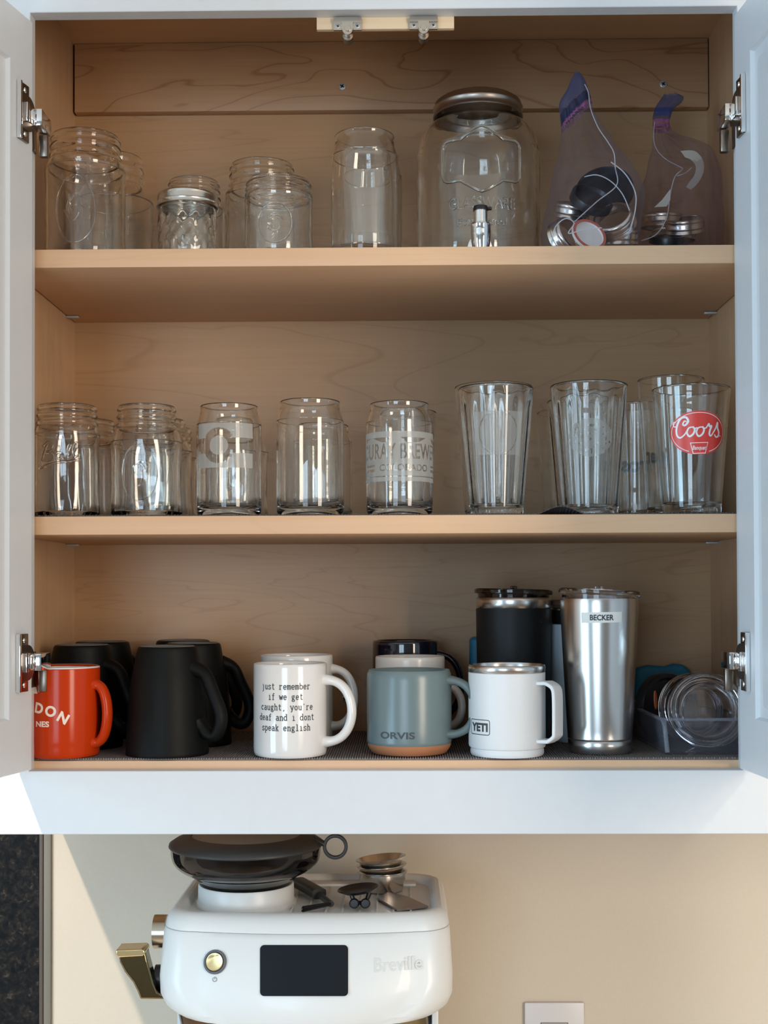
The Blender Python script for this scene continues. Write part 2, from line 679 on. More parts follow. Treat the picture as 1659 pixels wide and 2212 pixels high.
M['smoke'] = glass('smoked_plastic', (.10, .085, .085), .03, 1.46)
M['frost'] = film('frosted_etching', (.80, .82, .80), .52, .6, translucent=.4)
M['frost_thin'] = film('pale_etched_lettering', (.80, .80, .78), .30, .6, translucent=.4)
M['ring_lip'] = mat('lid_compound', (.55, .13, .09), .5)
M['lid_white'] = mat('lid_enamel_white', (.80, .78, .72), .35)
M['black_plastic'] = mat('black_plastic', (.012, .012, .014), .32)
M['matt_black'] = mat('matt_black_glaze', (.0045, .0048, .0046), .50, bump=(90, .08, (1, 1, 1)), Specular_IOR_Level=.16)
M['navy'] = mat('navy_gloss_glaze', (.008, .009, .018), .08, Coat_Weight=.6)
M['orange'] = mat('orange_glaze', (.52, .040, .004), .16, Specular_IOR_Level=.22)
M['white_glaze'] = mat('white_glaze', (.80, .79, .78), .14, Coat_Weight=.4)
M['cream_glaze'] = mat('ivory_glaze', (.78, .74, .70), .2)
M['teal'] = mat('blue_grey_glaze', (.150, .205, .215), .27, bump=(26, .25, (1, 1, 1)))
M['terra'] = mat('bare_terracotta', (.42, .17, .075), .75, bump=(300, .3, (1, 1, 1)))
M['powder_white'] = mat('white_powder_coat', (.80, .81, .82), .42, bump=(900, .1, (1, 1, 1)))
M['powder_black'] = mat('black_powder_coat', (.009, .010, .011), .46, bump=(900, .1, (1, 1, 1)), Specular_IOR_Level=.25)
M['pale_blue'] = mat('pale_blue_powder_coat', (.56, .66, .74), .42)
M['ink'] = mat('black_print', (.03, .035, .04), .5)
M['ink_grey'] = mat('dark_grey_print', (.045, .055, .06), .5)
M['cream_print'] = mat('cream_print', (.85, .72, .62), .5)
M['red_print'] = mat('red_enamel_print', (.72, .055, .04), .35)
M['white_print'] = mat('white_enamel_print', (.85, .80, .80), .35)
M['tape'] = mat('label_tape', (.80, .80, .76), .4)
M['rubber'] = mat('grey_ribbed_rubber', (.19, .17, .168), .75, bump=(400, .3, (1, 1, 1)))
M['rubber_dark'] = mat('charcoal_ribbed_rubber', (.075, .072, .072), .7)
M['blue_plastic'] = mat('blue_plastic', (.01, .17, .30), .45)
M['brown_plastic'] = mat('brown_plastic', (.12, .07, .045), .3)
M['orange_seal'] = mat('orange_seal', (.62, .16, .05), .5)
M['machine'] = mat('white_machine_enamel', (.72, .735, .73), .38, Coat_Weight=.15)
M['machine_logo'] = mat('pressed_white_enamel', (.64, .655, .65), .45)
M['collar'] = mat('pale_grey_plastic', (.62, .63, .62), .35)
M['charcoal'] = mat('charcoal_lid_plastic', (.028, .027, .027), .42)
M['screen'] = mat('dark_glass_screen', (.008, .011, .016), .06, Specular_IOR_Level=.18)
M['bezel'] = mat('dark_bezel', (.10, .10, .11), .4)
M['tray'] = film('clear_acrylic', (.34, .35, .40), .05, .08, (.93, .93, .95), spec=.8)
M['grey_clear'] = film('translucent_grey_lid', (.30, .30, .29), .72, .3, (.6, .6, .6))
M['bag'] = film('thin_bag_plastic', (.30, .29, .35), .025, .16, (.95, .94, .98), bump=(22, 1.0), spec=.8, translucent=.3)
M['bag_b'] = film('thin_bag_plastic_warm', (.32, .27, .31), .06, .16, (.95, .92, .95), bump=(22, 1.0), spec=.8, translucent=.3)
M['seal_blue'] = film('blue_zip_strip', (.03, .08, .30), .45, .25, (.75, .8, .95))
M['seal_navy'] = film('navy_zip_strip', (.03, .045, .11), .62, .3, (.6, .6, .75))
M['seal_top'] = film('faint_blue_film', (.10, .12, .24), .40, .2, (.8, .8, .9))
M['seal_pink'] = film('pink_zip_strip', (.40, .12, .32), .55, .3, (.9, .7, .85))
M['write_on'] = film('white_write_on_panel', (.62, .60, .56), .62, .4, (.9, .9, .9))
M['granite'] = None
M['trim_metal'] = mat('taupe_edge_trim', (.17, .155, .125), .5)
M['plate'] = mat('switch_plate_plastic', (.66, .65, .66), .35)
M['counter'] = mat('pale_stone_worktop', (.62, .60, .57), .25, bump=(40, .05, (1, 1, 1)))


def granite():
    m = bpy.data.materials.new('dark_granite')
    m.use_nodes = True
    N, L = m.node_tree.nodes, m.node_tree.links
    b = N['Principled BSDF']
    sset(b, 'Roughness', .4)
    sset(b, 'Specular IOR Level', .1)
    tc = N.new('ShaderNodeTexCoord')
    vo = N.new('ShaderNodeTexVoronoi')
    vo.inputs['Scale'].default_value = 150
    nz = N.new('ShaderNodeTexNoise')
    nz.inputs['Scale'].default_value = 130
    nz.inputs['Detail'].default_value = 8
    nz.inputs['Roughness'].default_value = .62
    nz.inputs['Distortion'].default_value = .7
    L.new(tc.outputs['Object'], nz.inputs['Vector'])
    L.new(tc.outputs['Object'], vo.inputs['Vector'])
    rp = N.new('ShaderNodeValToRGB')
    for i, (p, c) in enumerate(((.35, (.004, .005, .006)), (.5, (.009, .0095, .0105)), (.62, (.022, .019, .016)), (.74, (.08, .07, .056)))):
        e = rp.color_ramp.elements[i] if i < 2 else rp.color_ramp.elements.new(p)
        e.position = p
        e.color = (*c, 1)
    L.new(nz.outputs[0], rp.inputs[0])
    L.new(rp.outputs[0], b.inputs['Base Color'])
    return m


M['granite'] = granite()


# ------------------------------------------------------------------ the room
WY = .325                        # kitchen wall plane


def struct(name, vf, m, **k):
    o = obj(name, vf, m, **k)
    o['kind'] = 'structure'
    return o


RX0, RX1, RY0, CH = -2.4, 2.3, -3.7, 2.62
struct('wall_back', box(RX0, RX1, WY, WY + .1, 0, CH), M['wall'])
struct('floor', box(RX0 - .1, RX1 + .1, RY0 - .1, WY + .1, -.05, 0), M['floor'])
struct('ceiling', box(RX0 - .1, RX1 + .1, RY0 - .1, WY + .1, CH, CH + .05), M['ceiling'])
struct('wall_right', box(RX1, RX1 + .1, RY0, WY, 0, CH), M['white_wall'])
# rear wall with a window opening, left wall with a glazed door opening
struct('wall_front', join(box(RX0, -1.55, RY0 - .1, RY0, 0, CH), box(-.35, RX1, RY0 - .1, RY0, 0, CH),
                          box(-1.55, -.35, RY0 - .1, RY0, 0, .80), box(-1.55, -.35, RY0 - .1, RY0, 2.20, CH)), M['white_wall'])
struct('wall_left', join(box(RX0 - .1, RX0, RY0, -2.45, 0, CH), box(RX0 - .1, RX0, -1.25, WY, 0, CH),
                         box(RX0 - .1, RX0, -2.45, -1.25, 2.35, CH), box(RX0 - .1, RX0, -2.45, -1.25, 0, .55)), M['white_wall'])
fr = [box(-1.55, -1.49, RY0, RY0 + .03, .80, 2.2), box(-.41, -.35, RY0, RY0 + .03, .80, 2.2), box(-1.55, -.35, RY0, RY0 + .03, .80, .86),
      box(-1.55, -.35, RY0, RY0 + .03, 2.14, 2.2)]
wf = struct('window_1', join(*fr), M['paint'])
obj('muntin', join(box(-.965, -.935, RY0 + .05, RY0 + .07, .86, 2.14), *[box(-1.49, -.41, RY0 + .05, RY0 + .07, z, z + .02) for z in (1.27, 1.71)]), M['paint'], wf)
wf = struct('window_2', join(box(RX0, RX0 + .03, -2.45, -2.39, .55, 2.35), box(RX0, RX0 + .03, -1.31, -1.25, .55, 2.35),
                             box(RX0, RX0 + .03, -2.45, -1.25, .55, .61), box(RX0, RX0 + .03, -2.45, -1.25, 2.29, 2.35)), M['paint'])
obj('muntin', join(box(RX0 + .05, RX0 + .07, -1.865, -1.835, .61, 2.29), *[box(RX0 + .05, RX0 + .07, -2.39, -1.31, z, z + .02) for z in (1.15, 1.7)]), M['paint'], wf)

# granite upright at the left with its edge trim
g0, g1, g2 = at(85, 2000, .320)[0], at(93, 2000, .320)[0], at(110, 2000, .321)[0]
g = tag(obj('stone_backsplash', box(-.90, g0, .3195, WY, .914, CZ - .262), M['granite']),
        'dark speckled stone panel on the wall left of the coffee machine', 'backsplash')
obj('edge_profile', box(g0, g1, .3190, WY, .914, CZ - .262, .0008), mat('brown_edge_profile', (.075, .055, .042), .5), g)
obj('edge_trim', box(g1, g2, .3205, WY, .914, CZ - .262, .0012), M['trim_metal'], g)
w = tag(obj('worktop', box(-1.6, 1.6, -.34, WY, .874, .914, .003), M['counter']), 'pale stone worktop under the white coffee machine', 'worktop')

# ------------------------------------------------------------------ the wall cabinet
IL, IR = -.4235, .396            # inside faces of the side panels
BY = .305                        # inside face of the back panel
ZT, ZS1, ZS2 = CZ + .713, CZ + .374, CZ + .0855
ST = .0200                       # shelf thickness
ZB = CZ - .1765                  # top of the bottom panel
cab = empty('wall_cabinet', (0, 0, CZ - .2514), 'white face-frame wall cabinet of maple veneer standing open with two doors', 'cabinet')
co = (0, 0, -(CZ - .2514))


def cpart(name, vf, m, **k):
    return obj(name, vf, m, cab, loc=co, **k)


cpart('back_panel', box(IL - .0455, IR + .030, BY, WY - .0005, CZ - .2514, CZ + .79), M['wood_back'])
cpart('side_panel', box(IL - .0455, IL, .0191, BY, CZ - .2514, CZ + .79), M['wood_side'])
cpart('side_panel', box(IR, IR + .030, .0191, BY, CZ - .2514, CZ + .79), M['wood_side'])
cpart('top_panel', box(IL, IR, .0191, BY, ZT, ZT + .016), M['wood_top'])
cpart('bottom_panel', box(IL, IR, .0191, BY, ZB - .016, ZB, .0006), M['wood_shelf'])
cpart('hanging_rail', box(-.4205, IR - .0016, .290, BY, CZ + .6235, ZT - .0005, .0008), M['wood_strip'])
OL, OR = -.3945, .3565           # opening of the face frame
OB, OT = CZ - .1848, CZ + .6222
fo = (-.4690, .74, CZ - .2514, CZ + .80)  # right end widened out of view to keep lamp light off the wall
fi = (OL, OR, OB, OT)
rc_ = lambda q, y, d=0.0: [(q[0] + d, y, q[2] + d), (q[1] - d, y, q[2] + d), (q[1] - d, y, q[3] - d), (q[0] + d, y, q[3] - d)]
fvf = loft([rc_(fi, .019), rc_(fo, .019), rc_(fo, .0007), rc_(fo, 0, .0007), rc_(fi, 0, -.0007), rc_(fi, .0007), rc_(fi, .019)], cap=False)
cpart('face_frame', fvf, M['paint'])
for zz in (ZS1, ZS2):
    s = cpart('shelf', box(IL + .0012, IR - .0012, .0215, BY - .002, zz - ST, zz, .0009), M['wood_shelf'])
    for x, sg in ((IL, 1), (IR, -1)):
        for y in (.055, .262):
            obj('shelf_clip', box(min(x, x + sg * .016), max(x, x + sg * .016), y - .0035, y + .0035, zz - ST - .003, zz - ST - .0003, .0008), M['zinc'], s)
# block with the two catches behind the top rail
x0 = at(684, 50, .02)[0]
x1 = at(981, 50, .02)[0]
bl = cpart('catch_block', box(x0, x1, .0195, .0260, CZ + .6095, CZ + .640, .0005), M['wood_block'])


def catch(px, py):
    x, z = at(px, py, .018)
    V = [prism([(x - .0150, z + .003), (x + .0150, z + .003), (x + .0150, z + .0085), (x - .0150, z + .0085)], .0145, .0195),
         prism([(x - .0150, z - .0045), (x - .0062, z - .0045), (x - .005, z + .003), (x - .0150, z + .003)], .0165, .0195),
         prism([(x + .0062, z - .0045), (x + .0150, z - .0045), (x + .0150, z + .003), (x + .005, z + .003)], .0165, .0195),
         prism([(x + .0058 * math.cos(rad(a)), z - .004 + .0072 * math.sin(rad(a))) for a in range(-180, 1, 15)] + [(x + .0058, z + .003), (x - .0058, z + .003)], .0125, .0195)]
    c = cpart('catch', join(*V), M['nickel'])
    obj('roller', xf(lathe([(0, 0), (.0033, 0), (.0036, .0006), (.0036, .012), (0, .012)], 24), Matrix.Translation((x, .0112, z - .0045)) @ Matrix.Rotation(rad(-90), 4, 'X')), M['nickel'], c)
    obj('plunger', xf(lathe([(0, 0), (.0055, 0), (.0055, .012), (0, .012)], 24), Matrix.Translation((x, .0200, z - .009)) @ Matrix.Rotation(rad(-90), 4, 'X')), M['dark_nickel'], c)
    for sx in (-1, 1):
        screw_head(x + sx * .0105, .0160, z - .0005, .0026, c, 'screw')


def screw_head(x, y, z, r, parent, name='screw', face='y'):
    vf = xf(lathe([(0, 0), (r * .7, 0), (r, r * .22), (r, r * .4), (0, r * .4)], 24), Matrix.Rotation(rad(-90), 4, 'X'))
    o = obj(name, mv(vf, x, y, z), M['zinc'], parent)
    c = join(*[rot(box(-r * .62, r * .62, -.0002, .0003, -r * .16, r * .16), a, 'Y') for a in (35, 125)])
    obj('cross_recess', mv(c, x, y, z), M['screwhole'], o if parent is cab else parent)
    return o


def cab_screw(px, py, y, r=.0046):
    x, z = at(px, py, y)
    o = cpart('screw', mv(xf(lathe([(0, 0), (r * .7, 0), (r, r * .22), (r, r * .4), (0, r * .4)], 28), Matrix.Rotation(rad(-90), 4, 'X')), x, y, z), M['zinc'])
    obj('cross_recess', mv(join(*[rot(box(-r * .62, r * .62, -.0003, .0003, -r * .17, r * .17), a, 'Y') for a in (35, 125)]), x, y, z), M['screwhole'], o)


catch(751, 57)
catch(915, 55)
cab_screw(739, 186, .2880)
cab_screw(1433, 181, .2880)
cab_screw(745, 1510, .3030)
cab_screw(1425, 1500, .3030)


def door(px_hinge_x, sgn, ang, zt, zb, hz):
    """sgn -1: left door (swings to the left); built in its own frame: t away from the hinge, n out of the inner face."""
    wd, th = .368, .019
    hx = px_hinge_x
    hy = -.008
    a = rad(ang)
    dirv = Vector((sgn * math.sin(a), -math.cos(a), 0))      # along the width, away from the hinge
    nrm = Vector((-sgn * math.cos(a), -math.sin(a), 0))       # out of the inner face, towards the opening
    m = Matrix(((dirv.x, nrm.x, 0, hx), (dirv.y, nrm.y, 0, hy), (0, 0, 1, 0), (0, 0, 0, 1)))
    h0, h1 = zb, zt
    fw, rec, bev = .046, .0055, .012
    inr = [(fw, h0 + fw + .010), (wd - fw, h0 + fw + .010), (wd - fw, h1 - fw - .010), (fw, h1 - fw - .010)]
    outr = [(0, h0), (wd, h0), (wd, h1), (0, h1)]
    c = .0012
    face = [(p[0] + (c if p[0] < wd / 2 else -c), 0, p[1] + (c if p[1] < CZ else -c)) for p in outr]
    r0 = [(p[0], 0, p[1]) for p in inr]
    r1 = [(p[0] + (.0022 if p[0] < wd / 2 else -.0022), -rec * .75, p[1] + (.0022 if p[1] < CZ else -.0022)) for p in inr]
    r2 = [(p[0] + (bev if p[0] < wd / 2 else -bev), -rec, p[1] + (bev if p[1] < CZ else -bev)) for p in inr]
    r3 = [(p[0] + (bev + .003 if p[0] < wd / 2 else -bev - .003), -rec * .45, p[1] + (bev + .003 if p[1] < CZ else -bev - .003)) for p in inr]
    ed = [(p[0], -c, p[1]) for p in outr]
    ed2 = [(p[0], -th, p[1]) for p in outr]
    vf = loft([ed2, ed, face, r0, r1, r2, r3])
    d = cpart('door', xf(vf, m), M['paint'], angle=20)
    for z in hz:
        # plate, cup and arm on the inner face
        pl = []
        pl.append(box(.0125, .0330, .0002, .0030, z - .030, z + .030, .0006))
        cup = [(.0165 - .0150 * math.cos(rad(q)), z + .0185 * math.sin(rad(q))) for q in range(-90, 91, 10)] + [(.0300, z + .0185), (.0300, z - .0185)]
        pl.append([(p[0], -p[1], p[2]) for p in prism(cup, -.0026, -.0002)[0]] and ([(p[0], -p[1], p[2]) for p in prism(cup, -.0046, -.0002)[0]], prism(cup, 0, 1)[1]))
        hg = obj('hinge', xf(join(*pl), m), M['dark_nickel'], d)
        pe = xf(join(box(.0300, .0336, .0002, .0052, z - .030, z + .030, .0006)), m)
        px = xf(join(box(.0085, .0200, .0030, .0062, z - .0085, z + .0085, .0008), box(.0195, .0245, .0030, .0078, z - .0100, z + .0100, .0008)), m)
        wx0, wx1 = (hx + .0005, hx + .0122) if sgn < 0 else (hx - .0122, hx - .0005)
        pw = join(box(wx0, wx1, -.0165, .0190, z - .0088, z + .0088, .0007), box(wx0 + .0010, wx1 - .0010, .0192, .0240, z - .0070, z + .0070, .0007))
        wing = join(box(min(OL, hx) if sgn < 0 else OR - .0022, OL + .0022 if sgn < 0 else OR, .0015, .0182, z - .028, z + .010, .0006),
                    box(hx + .0012 if sgn < 0 else hx - .0105, hx + .0105 if sgn < 0 else hx - .0012, .0100, .0180, z - .0330, z - .0092, .0015))
        obj('mounting_wing', wing, M['dark_nickel'], d)
        scs = [xf(mv(xf(lathe([(0, 0), (.0022, 0), (.0030, -.0010), (0, -.0010)], 16), Matrix.Rotation(rad(-90), 4, 'X')), .0215, .0044, zc), m) for zc in (z - .023, z + .023)]
        obj('hinge_arm', join(pe, px, pw, *scs), M['chrome'], d)
    return d


door(-.3893, -1, 13.0, CZ + .6082, CZ - .1822, (at(55, 250, -.02)[1], at(55, 1431, -.02)[1]))
door(.3511, 1, 5.0, CZ + .6082, CZ - .1822, (at(1595, 238, -.02)[1], at(1605, 1428, -.02)[1]))


# ribbed liners
def liner(name, x0, x1, y0, y1, zb, th, pitch, m, label, bump=None, rows=2):
    n = int((x1 - x0) / pitch)
    ys = [y0 + (y1 - y0) * (k / (rows - 1)) ** (1.0 if rows == 2 else 1.8) for k in range(rows)]
    V, Fs = [], []
    cols = []
    for i in range(n):
        for dx, h in ((0, .35), (.22, 1), (.66, 1), (.88, .35)):
            cols.append((x0 + (i + dx) * pitch, h))
    cols.append((x0 + n * pitch, .35))
    for y in ys:
        for x, h in cols:
            V.append((x, y + .0006 * math.sin(x * 900), zb + th * h + (bump(x, y) if bump else 0)))
    c = len(cols)
    for r in range(rows - 1):
        for i in range(c - 1):
            Fs.append((r * c + i, r * c + i + 1, (r + 1) * c + i + 1, (r + 1) * c + i))
    b0 = len(V)
    for x, h in cols:
        V.append((x, y0, zb + (bump(x, y0) if bump else 0)))
    for i in range(c - 1):
        Fs.append((b0 + i, b0 + i + 1, i + 1, i))
    o = obj(name, (V, Fs), m, smooth=False)
    return tag(o, label, 'liner')


liner('shelf_liner', IL + .004, IR - .004, .0235, BY - .004, ZB + .0002, .0022, .0027, M['rubber'], 'grey ribbed rubber liner under the mugs on the cabinet floor')
bx0, bx1 = at(1160, 1110, .03)[0], at(1262, 1110, .03)[0]


def bump(x, y):
    k = (x - bx0) / (bx1 - bx0)
    if not 0 < k < 1:
        return 0
    return .0082 * math.sin(math.pi * k) ** 1.3 * max(0, 1 - max(0, y - .030) / .024) ** 1.2


liner('shelf_liner', IL + .004, IR - .004, .0245, BY - .004, ZS2 + .0002, .0014, .0034, M['rubber_dark'], 'thin charcoal ribbed liner on the middle shelf with one raised wrinkle', bump, 14)
ZL = ZS2 + .0017                 # what stands on the middle shelf
ZM = ZB + .0025                  # what stands on the cabinet floor
ZU = ZS1 + .0001


# ------------------------------------------------------------------ glassware
def geom(cx, top, y, w, zb, wrow=None):
    """Centre x, height and radius of a round thing from its middle, its top and its width."""
    x, zt = at(cx, top, y)
    xa = at(cx - w / 2, wrow or top + 60, y)[0]
    xb = at(cx + w / 2, wrow or top + 60, y)[0]
    return (xa + xb) / 2, zt - zb, (xb - xa) / 2


def shell(outer, t, tb, dish=.0015):
    """Closed wall of thickness t round an outer profile, floor of thickness tb."""
    o = [(r, z, 0) for r, z in outer]
    rt, zt = outer[-1]
    pts = [(0, .0012 + dish, 0), (outer[0][0] * .72, .0012 + dish, 0), (outer[0][0] * .86, .0004, 0)] + o
    pts += [(rt - t * .18, zt + t * .35, 0), (rt - t * .5, zt + t * .48, 0), (rt - t * .82, zt + t * .35, 1)]
    inner = [(r - t, z, 1) for r, z in outer if z > tb + .002]
    inner = list(reversed(inner))
    rb = inner[-1][0] if inner else outer[0][0] - t
    pts += inner + [(rb * .97, tb + .0008, 1), (rb * .88, tb, 1), (rb * .5, tb - dish * .4, 1), (0, tb - dish * .5, 1)]
    return pts


def mason(H, R, rm, neck=.80, shoulder=.67):
    """Outer profile of a screw-top jar: body radius R, mouth radius rm."""
    h = H
    nk = [(R * .80, 0), (R * .93, .0010), (R * .985, .005), (R, .011)]
    nk += cr([(R, .011), (R * 1.0, shoulder * h), (R * .985, (shoulder + .35 * (neck - shoulder)) * h), (rm + (R - rm) * .42, (shoulder + .78 * (neck - shoulder)) * h),
              (rm * .985, neck * h)], 6)[1:]
    z0 = neck * h
    L = h - z0
    ridge = [(0, .0), (.0016, .10), (.0020, .16), (.0012, .22), (-.0003, .28), (-.0004, .40), (.0009, .48), (.0014, .53), (.0009, .58), (-.0004, .66), (-.0005, .76), (.0006, .82), (.0009, .86), (.0002, .92), (-.0005, 1.0)]
    return nk + [(rm - .0016 + d, z0 + f * L) for d, f in ridge]


def jar(name, label, cx, top, y, w, zb, mouth, group, cat='jar', neck=.80, shoulder=.67, square=.0, emb=None, quilt=False, th0=0.0, wrow=None, material=None):
    x, H, R = geom(cx, top, y, w, zb, wrow)
    prof = shell(mason(H, R, R * mouth, neck, shoulder), .0030, .006)

    def mod(a, z, fl):
        k = 1.0
        if square and .008 < z < shoulder * H * 1.1:
            e = min(1, (z - .008) / .02) * min(1, (shoulder * H * 1.1 - z) / (.15 * H))
            k -= square * e * (.5 - .5 * math.cos(4 * (a - th0) + math.pi)) ** 1.4
        if quilt and not fl and .008 < z < shoulder * H:
            k += .020 * math.cos(14 * a + (math.pi if int(z / .009) % 2 else 0))
        return k
    if quilt:
        # extra rings so the quilting shows
        out = []
        for p, q in zip(prof, prof[1:]):
            out.append(p)
            n = int(abs(q[1] - p[1]) / .003)
            for k in range(1, n):
                f = k / n
                out.append((p[0] + (q[0] - p[0]) * f, p[1] + (q[1] - p[1]) * f, p[2] if len(p) > 2 else 0))
        out.append(prof[-1])
        prof = out
    o = obj(name, lathe(prof, 96, mod if (square or quilt) else None), material or M['jar'], loc=(x, y, zb), angle=60)
    tag(o, label, cat, group)
    if emb:
        emb(o, R, H)
    return o


def emb_oval(o, R, H):
    th = -.02
    c = .38 * H
    rx, rz = .40 * R * 1.25, .25 * H
    ring = [(rx * math.cos(rad(a)), c + rz * math.sin(rad(a))) for a in range(0, 360, 8)]
    path = [((R + .0001) * math.sin(th + u / R), -(R + .0001) * math.cos(th + u / R), v) for u, v in ring]
    V = [sweep(path, .0008, .0008, (0, -1, 0), seg=6, closed=True)]
    for k in range(5):
        a0 = rnd.uniform(0, 360)
        pts = [(rx * .45 * math.cos(rad(a0 + j * 30)) * (1 - .12 * j) + rnd.uniform(-1, 1) * .002, c + rz * .5 * math.sin(rad(a0 + j * 30)) * (1 - .1 * j)) for j in range(6)]
        pts = cr(pts, 4)
        V.append(sweep([((R + .0001) * math.sin(th + u / R), -(R + .0001) * math.cos(th + u / R), v) for u, v in pts], .0007, .0007, (0, -1, 0), seg=6))
    obj('embossed_oval', join(*V), M['jar'], o)


def emb_script(o, R, H):
    """Raised script word with its underline."""
    k = R * .95
    st = [cr([(-.62, -.10), (-.50, .30), (-.38, .62)], 5), cr([(-.55, .52), (-.36, .70), (-.16, .58), (-.22, .38), (-.40, .30), (-.18, .26), (-.12, .06), (-.34, -.10), (-.60, -.04)], 5),
          cr([(.10, .24), (-.02, .28), (-.08, .12), (.02, .02), (.12, .22), (.12, .04), (.22, .06)], 5), cr([(.22, .06), (.40, .50), (.36, .62), (.28, .40), (.30, .06), (.40, .10)], 5),
          cr([(.40, .10), (.58, .56), (.54, .68), (.46, .46), (.48, .12), (.62, .18)], 5), cr([(-.72, -.34), (-.2, -.16), (.3, -.06), (.74, .02)], 5)]
    V = []
    for s in st:
        V.append(sweep([((R + .0002) * math.sin(u * k / R), -(R + .0002) * math.cos(u * k / R), .50 * H + v * k * .8) for u, v in s], .0013, .0013, (0, -1, 0), seg=6))
    obj('embossed_script', join(*V), M['jar'], o)


GJ1 = 'screw-top jars on the top shelf'
GJ2 = 'screw-top jars on the middle shelf'
GC = 'can-shaped beer glasses'
GP = 'pint glasses on the middle shelf'
# top shelf
jar('glass_jar', 'tall embossed open glass jar at the left end of the top shelf', 185, 301, .112, 172, ZU, .885, GJ1, neck=.82, shoulder=.70, square=.03, emb=emb_oval, wrow=440)
jar('glass_jar', 'tall open jar half hidden behind the tallest top-shelf jar', 247, 346, .245, 166, ZU, .76, GJ1, neck=.80, shoulder=.62, square=.04, wrow=440)
sj = jar('jelly_jar', 'small quilted jelly jar closed with a silver band and lid', 405, 428, .075, 124, ZU, .94, GJ1, neck=.84, shoulder=.76, quilt=True, wrow=500)
_R, _H = geom(405, 428, .075, 124, ZU, 500)[2], geom(405, 428, .075, 124, ZU, 500)[1]


def band_prof(r, h, t=.0006):
    out = [(r * .84, h), (r * .93, h), (r * .985, h - .0012), (r, h - .003), (r - .0005, h - .0045), (r + .0005, h - .006), (r, h * .42), (r + .0008, h * .34), (r, h * .24), (r + .0012, .0015), (r + .0016, .0004), (r + .001, 0)]
    inn = [(r - t, .001), (r - t - .0004, h * .5), (r - t, h - .003), (r * .93, h - t), (r * .84, h - t)]
    return out + inn + [out[0]]


b_ = obj('screw_band', mv(lathe(band_prof(_R * 1.035, .0155), 72), z=_H - .0125), M['band'], sj, angle=60)
obj('lid', mv(lathe([(0, 0), (_R * .86, 0), (_R * .90, .0008), (_R * .88, .0014), (_R * .8, .0010), (0, .0010)], 72), z=_H + .0010), M['band'], sj)
jar('jelly_jar', 'small open jelly jar standing behind the silver-lidded jelly jar', 419, 397, .165, 136, ZU, .84, GJ1, neck=.80, shoulder=.66, wrow=480)
jar('glass_jar', 'wide-mouth jar rising behind the wide open jar of the top shelf', 566, 362, .185, 158, ZU, .90, GJ1, neck=.80, shoulder=.70, square=.03, wrow=450)
jar('glass_jar', 'wide open pint jar in front, embossed below its rim, on the top shelf', 602, 397, .080, 148, ZU, .975, GJ1, neck=.80, shoulder=.74, quilt=False, square=.02, emb=emb_oval, wrow=480)


def can_outer(R, H):
    return [(R * .83, 0), (R * .93, .0012), (R * .985, .006), (R, .014)] + cr([(R, .014), (R, .76 * H), (R * .985, .83 * H), (R * .925, .895 * H), (R * .882, .935 * H), (R * .872, .965 * H), (R * .885, .992 * H)], 5)[1:]


def can_glass(label, cx, top, y, w, zb, group=GC, wrow=None, base=.010):
    x, H, R = geom(cx, top, y, w, zb, wrow)
    o = obj('beer_glass', lathe(shell(can_outer(R, H), .0022, base, .003), 96), M['clear'], loc=(x, y, zb), angle=60)
    tag(o, label, 'glass', group)
    return o, R, H


can_glass('plain can-shaped glass left of the drinks dispenser on the top shelf', 788, 296, .085, 146, ZU, wrow=450)
can_glass('can-shaped glass mostly hidden behind the top-shelf can glass', 800, 338, .195, 139, ZU, wrow=450)

# middle shelf jars
jar('glass_jar', 'jar with embossed script at the left end of the middle shelf', 145, 880, .085, 140, ZL, .93, GJ2, neck=.82, shoulder=.70, square=.05, emb=emb_script, wrow=1040)
jar('glass_jar', 'jar glimpsed behind the script-embossed jar on the middle shelf', 192, 912, .190, 134, ZL, .86, GJ2, neck=.80, shoulder=.66, square=.05, wrow=1040)
jar('glass_jar', 'embossed oval medallion jar, second from left on the middle shelf', 317, 881, .085, 154, ZL, .84, GJ2, neck=.80, shoulder=.62, square=.06, emb=emb_oval, wrow=1040)
jar('glass_jar', 'jar directly behind the oval medallion jar on the middle shelf', 345, 910, .180, 142, ZL, .80, GJ2, neck=.80, shoulder=.64, square=.06, wrow=1040)
jar('glass_jar', 'rearmost jar in the file behind the oval medallion jar', 362, 928, .262, 132, ZL, .80, GJ2, neck=.80, shoulder=.64, square=.05, wrow=1040)
jar('glass_jar', 'embossed jar seen through the can glass with frosted bands', 511, 908, .190, 138, ZL, .78, GJ2, neck=.80, shoulder=.62, square=.05, emb=emb_oval, wrow=1040)

# middle shelf can glasses
cg, R, H = can_glass('can-shaped glass with two frosted bands and an etched letter C', 495, 878, .080, 140, ZL, wrow=1020)


def c_logo(u, v):
    # two frosted bands, a clear C cut through them and a frosted disc inside it
    d = math.hypot(u + .004, v)
    a = math.degrees(math.atan2(v, u + .004))
    if d < .0105:
        return True
    if d < .0195 and abs(a) > 35:
        return False
    return .0085 < abs(v) < .0245


z0 = at(480, 963, .05)[1] - ZL
obj('frosted_logo', wrapgrid(raster(c_logo, -.034, .036, -.025, .025, .0007), lambda z: R, -.08, z0), M['frost'], cg)

can_glass('plain can-shaped glass in the middle of the middle shelf', 670, 868, .080, 146, ZL, wrow=1020)
can_glass('glass standing behind the plain middle-shelf can glass', 694, 920, .215, 134, ZL, wrow=1020)
cg, R, H = can_glass('can-shaped glass frosted with a brewery name and mountain outline', 863, 873, .080, 144, ZL, wrow=1020)
f1 = inside_fn(off(text2d('OURAY BREWERY', .0240, .0003, .118), 0, .0005))
f2 = inside_fn(off(text2d('COLORADO', .0105, .0002, .058), 0, -.0130))


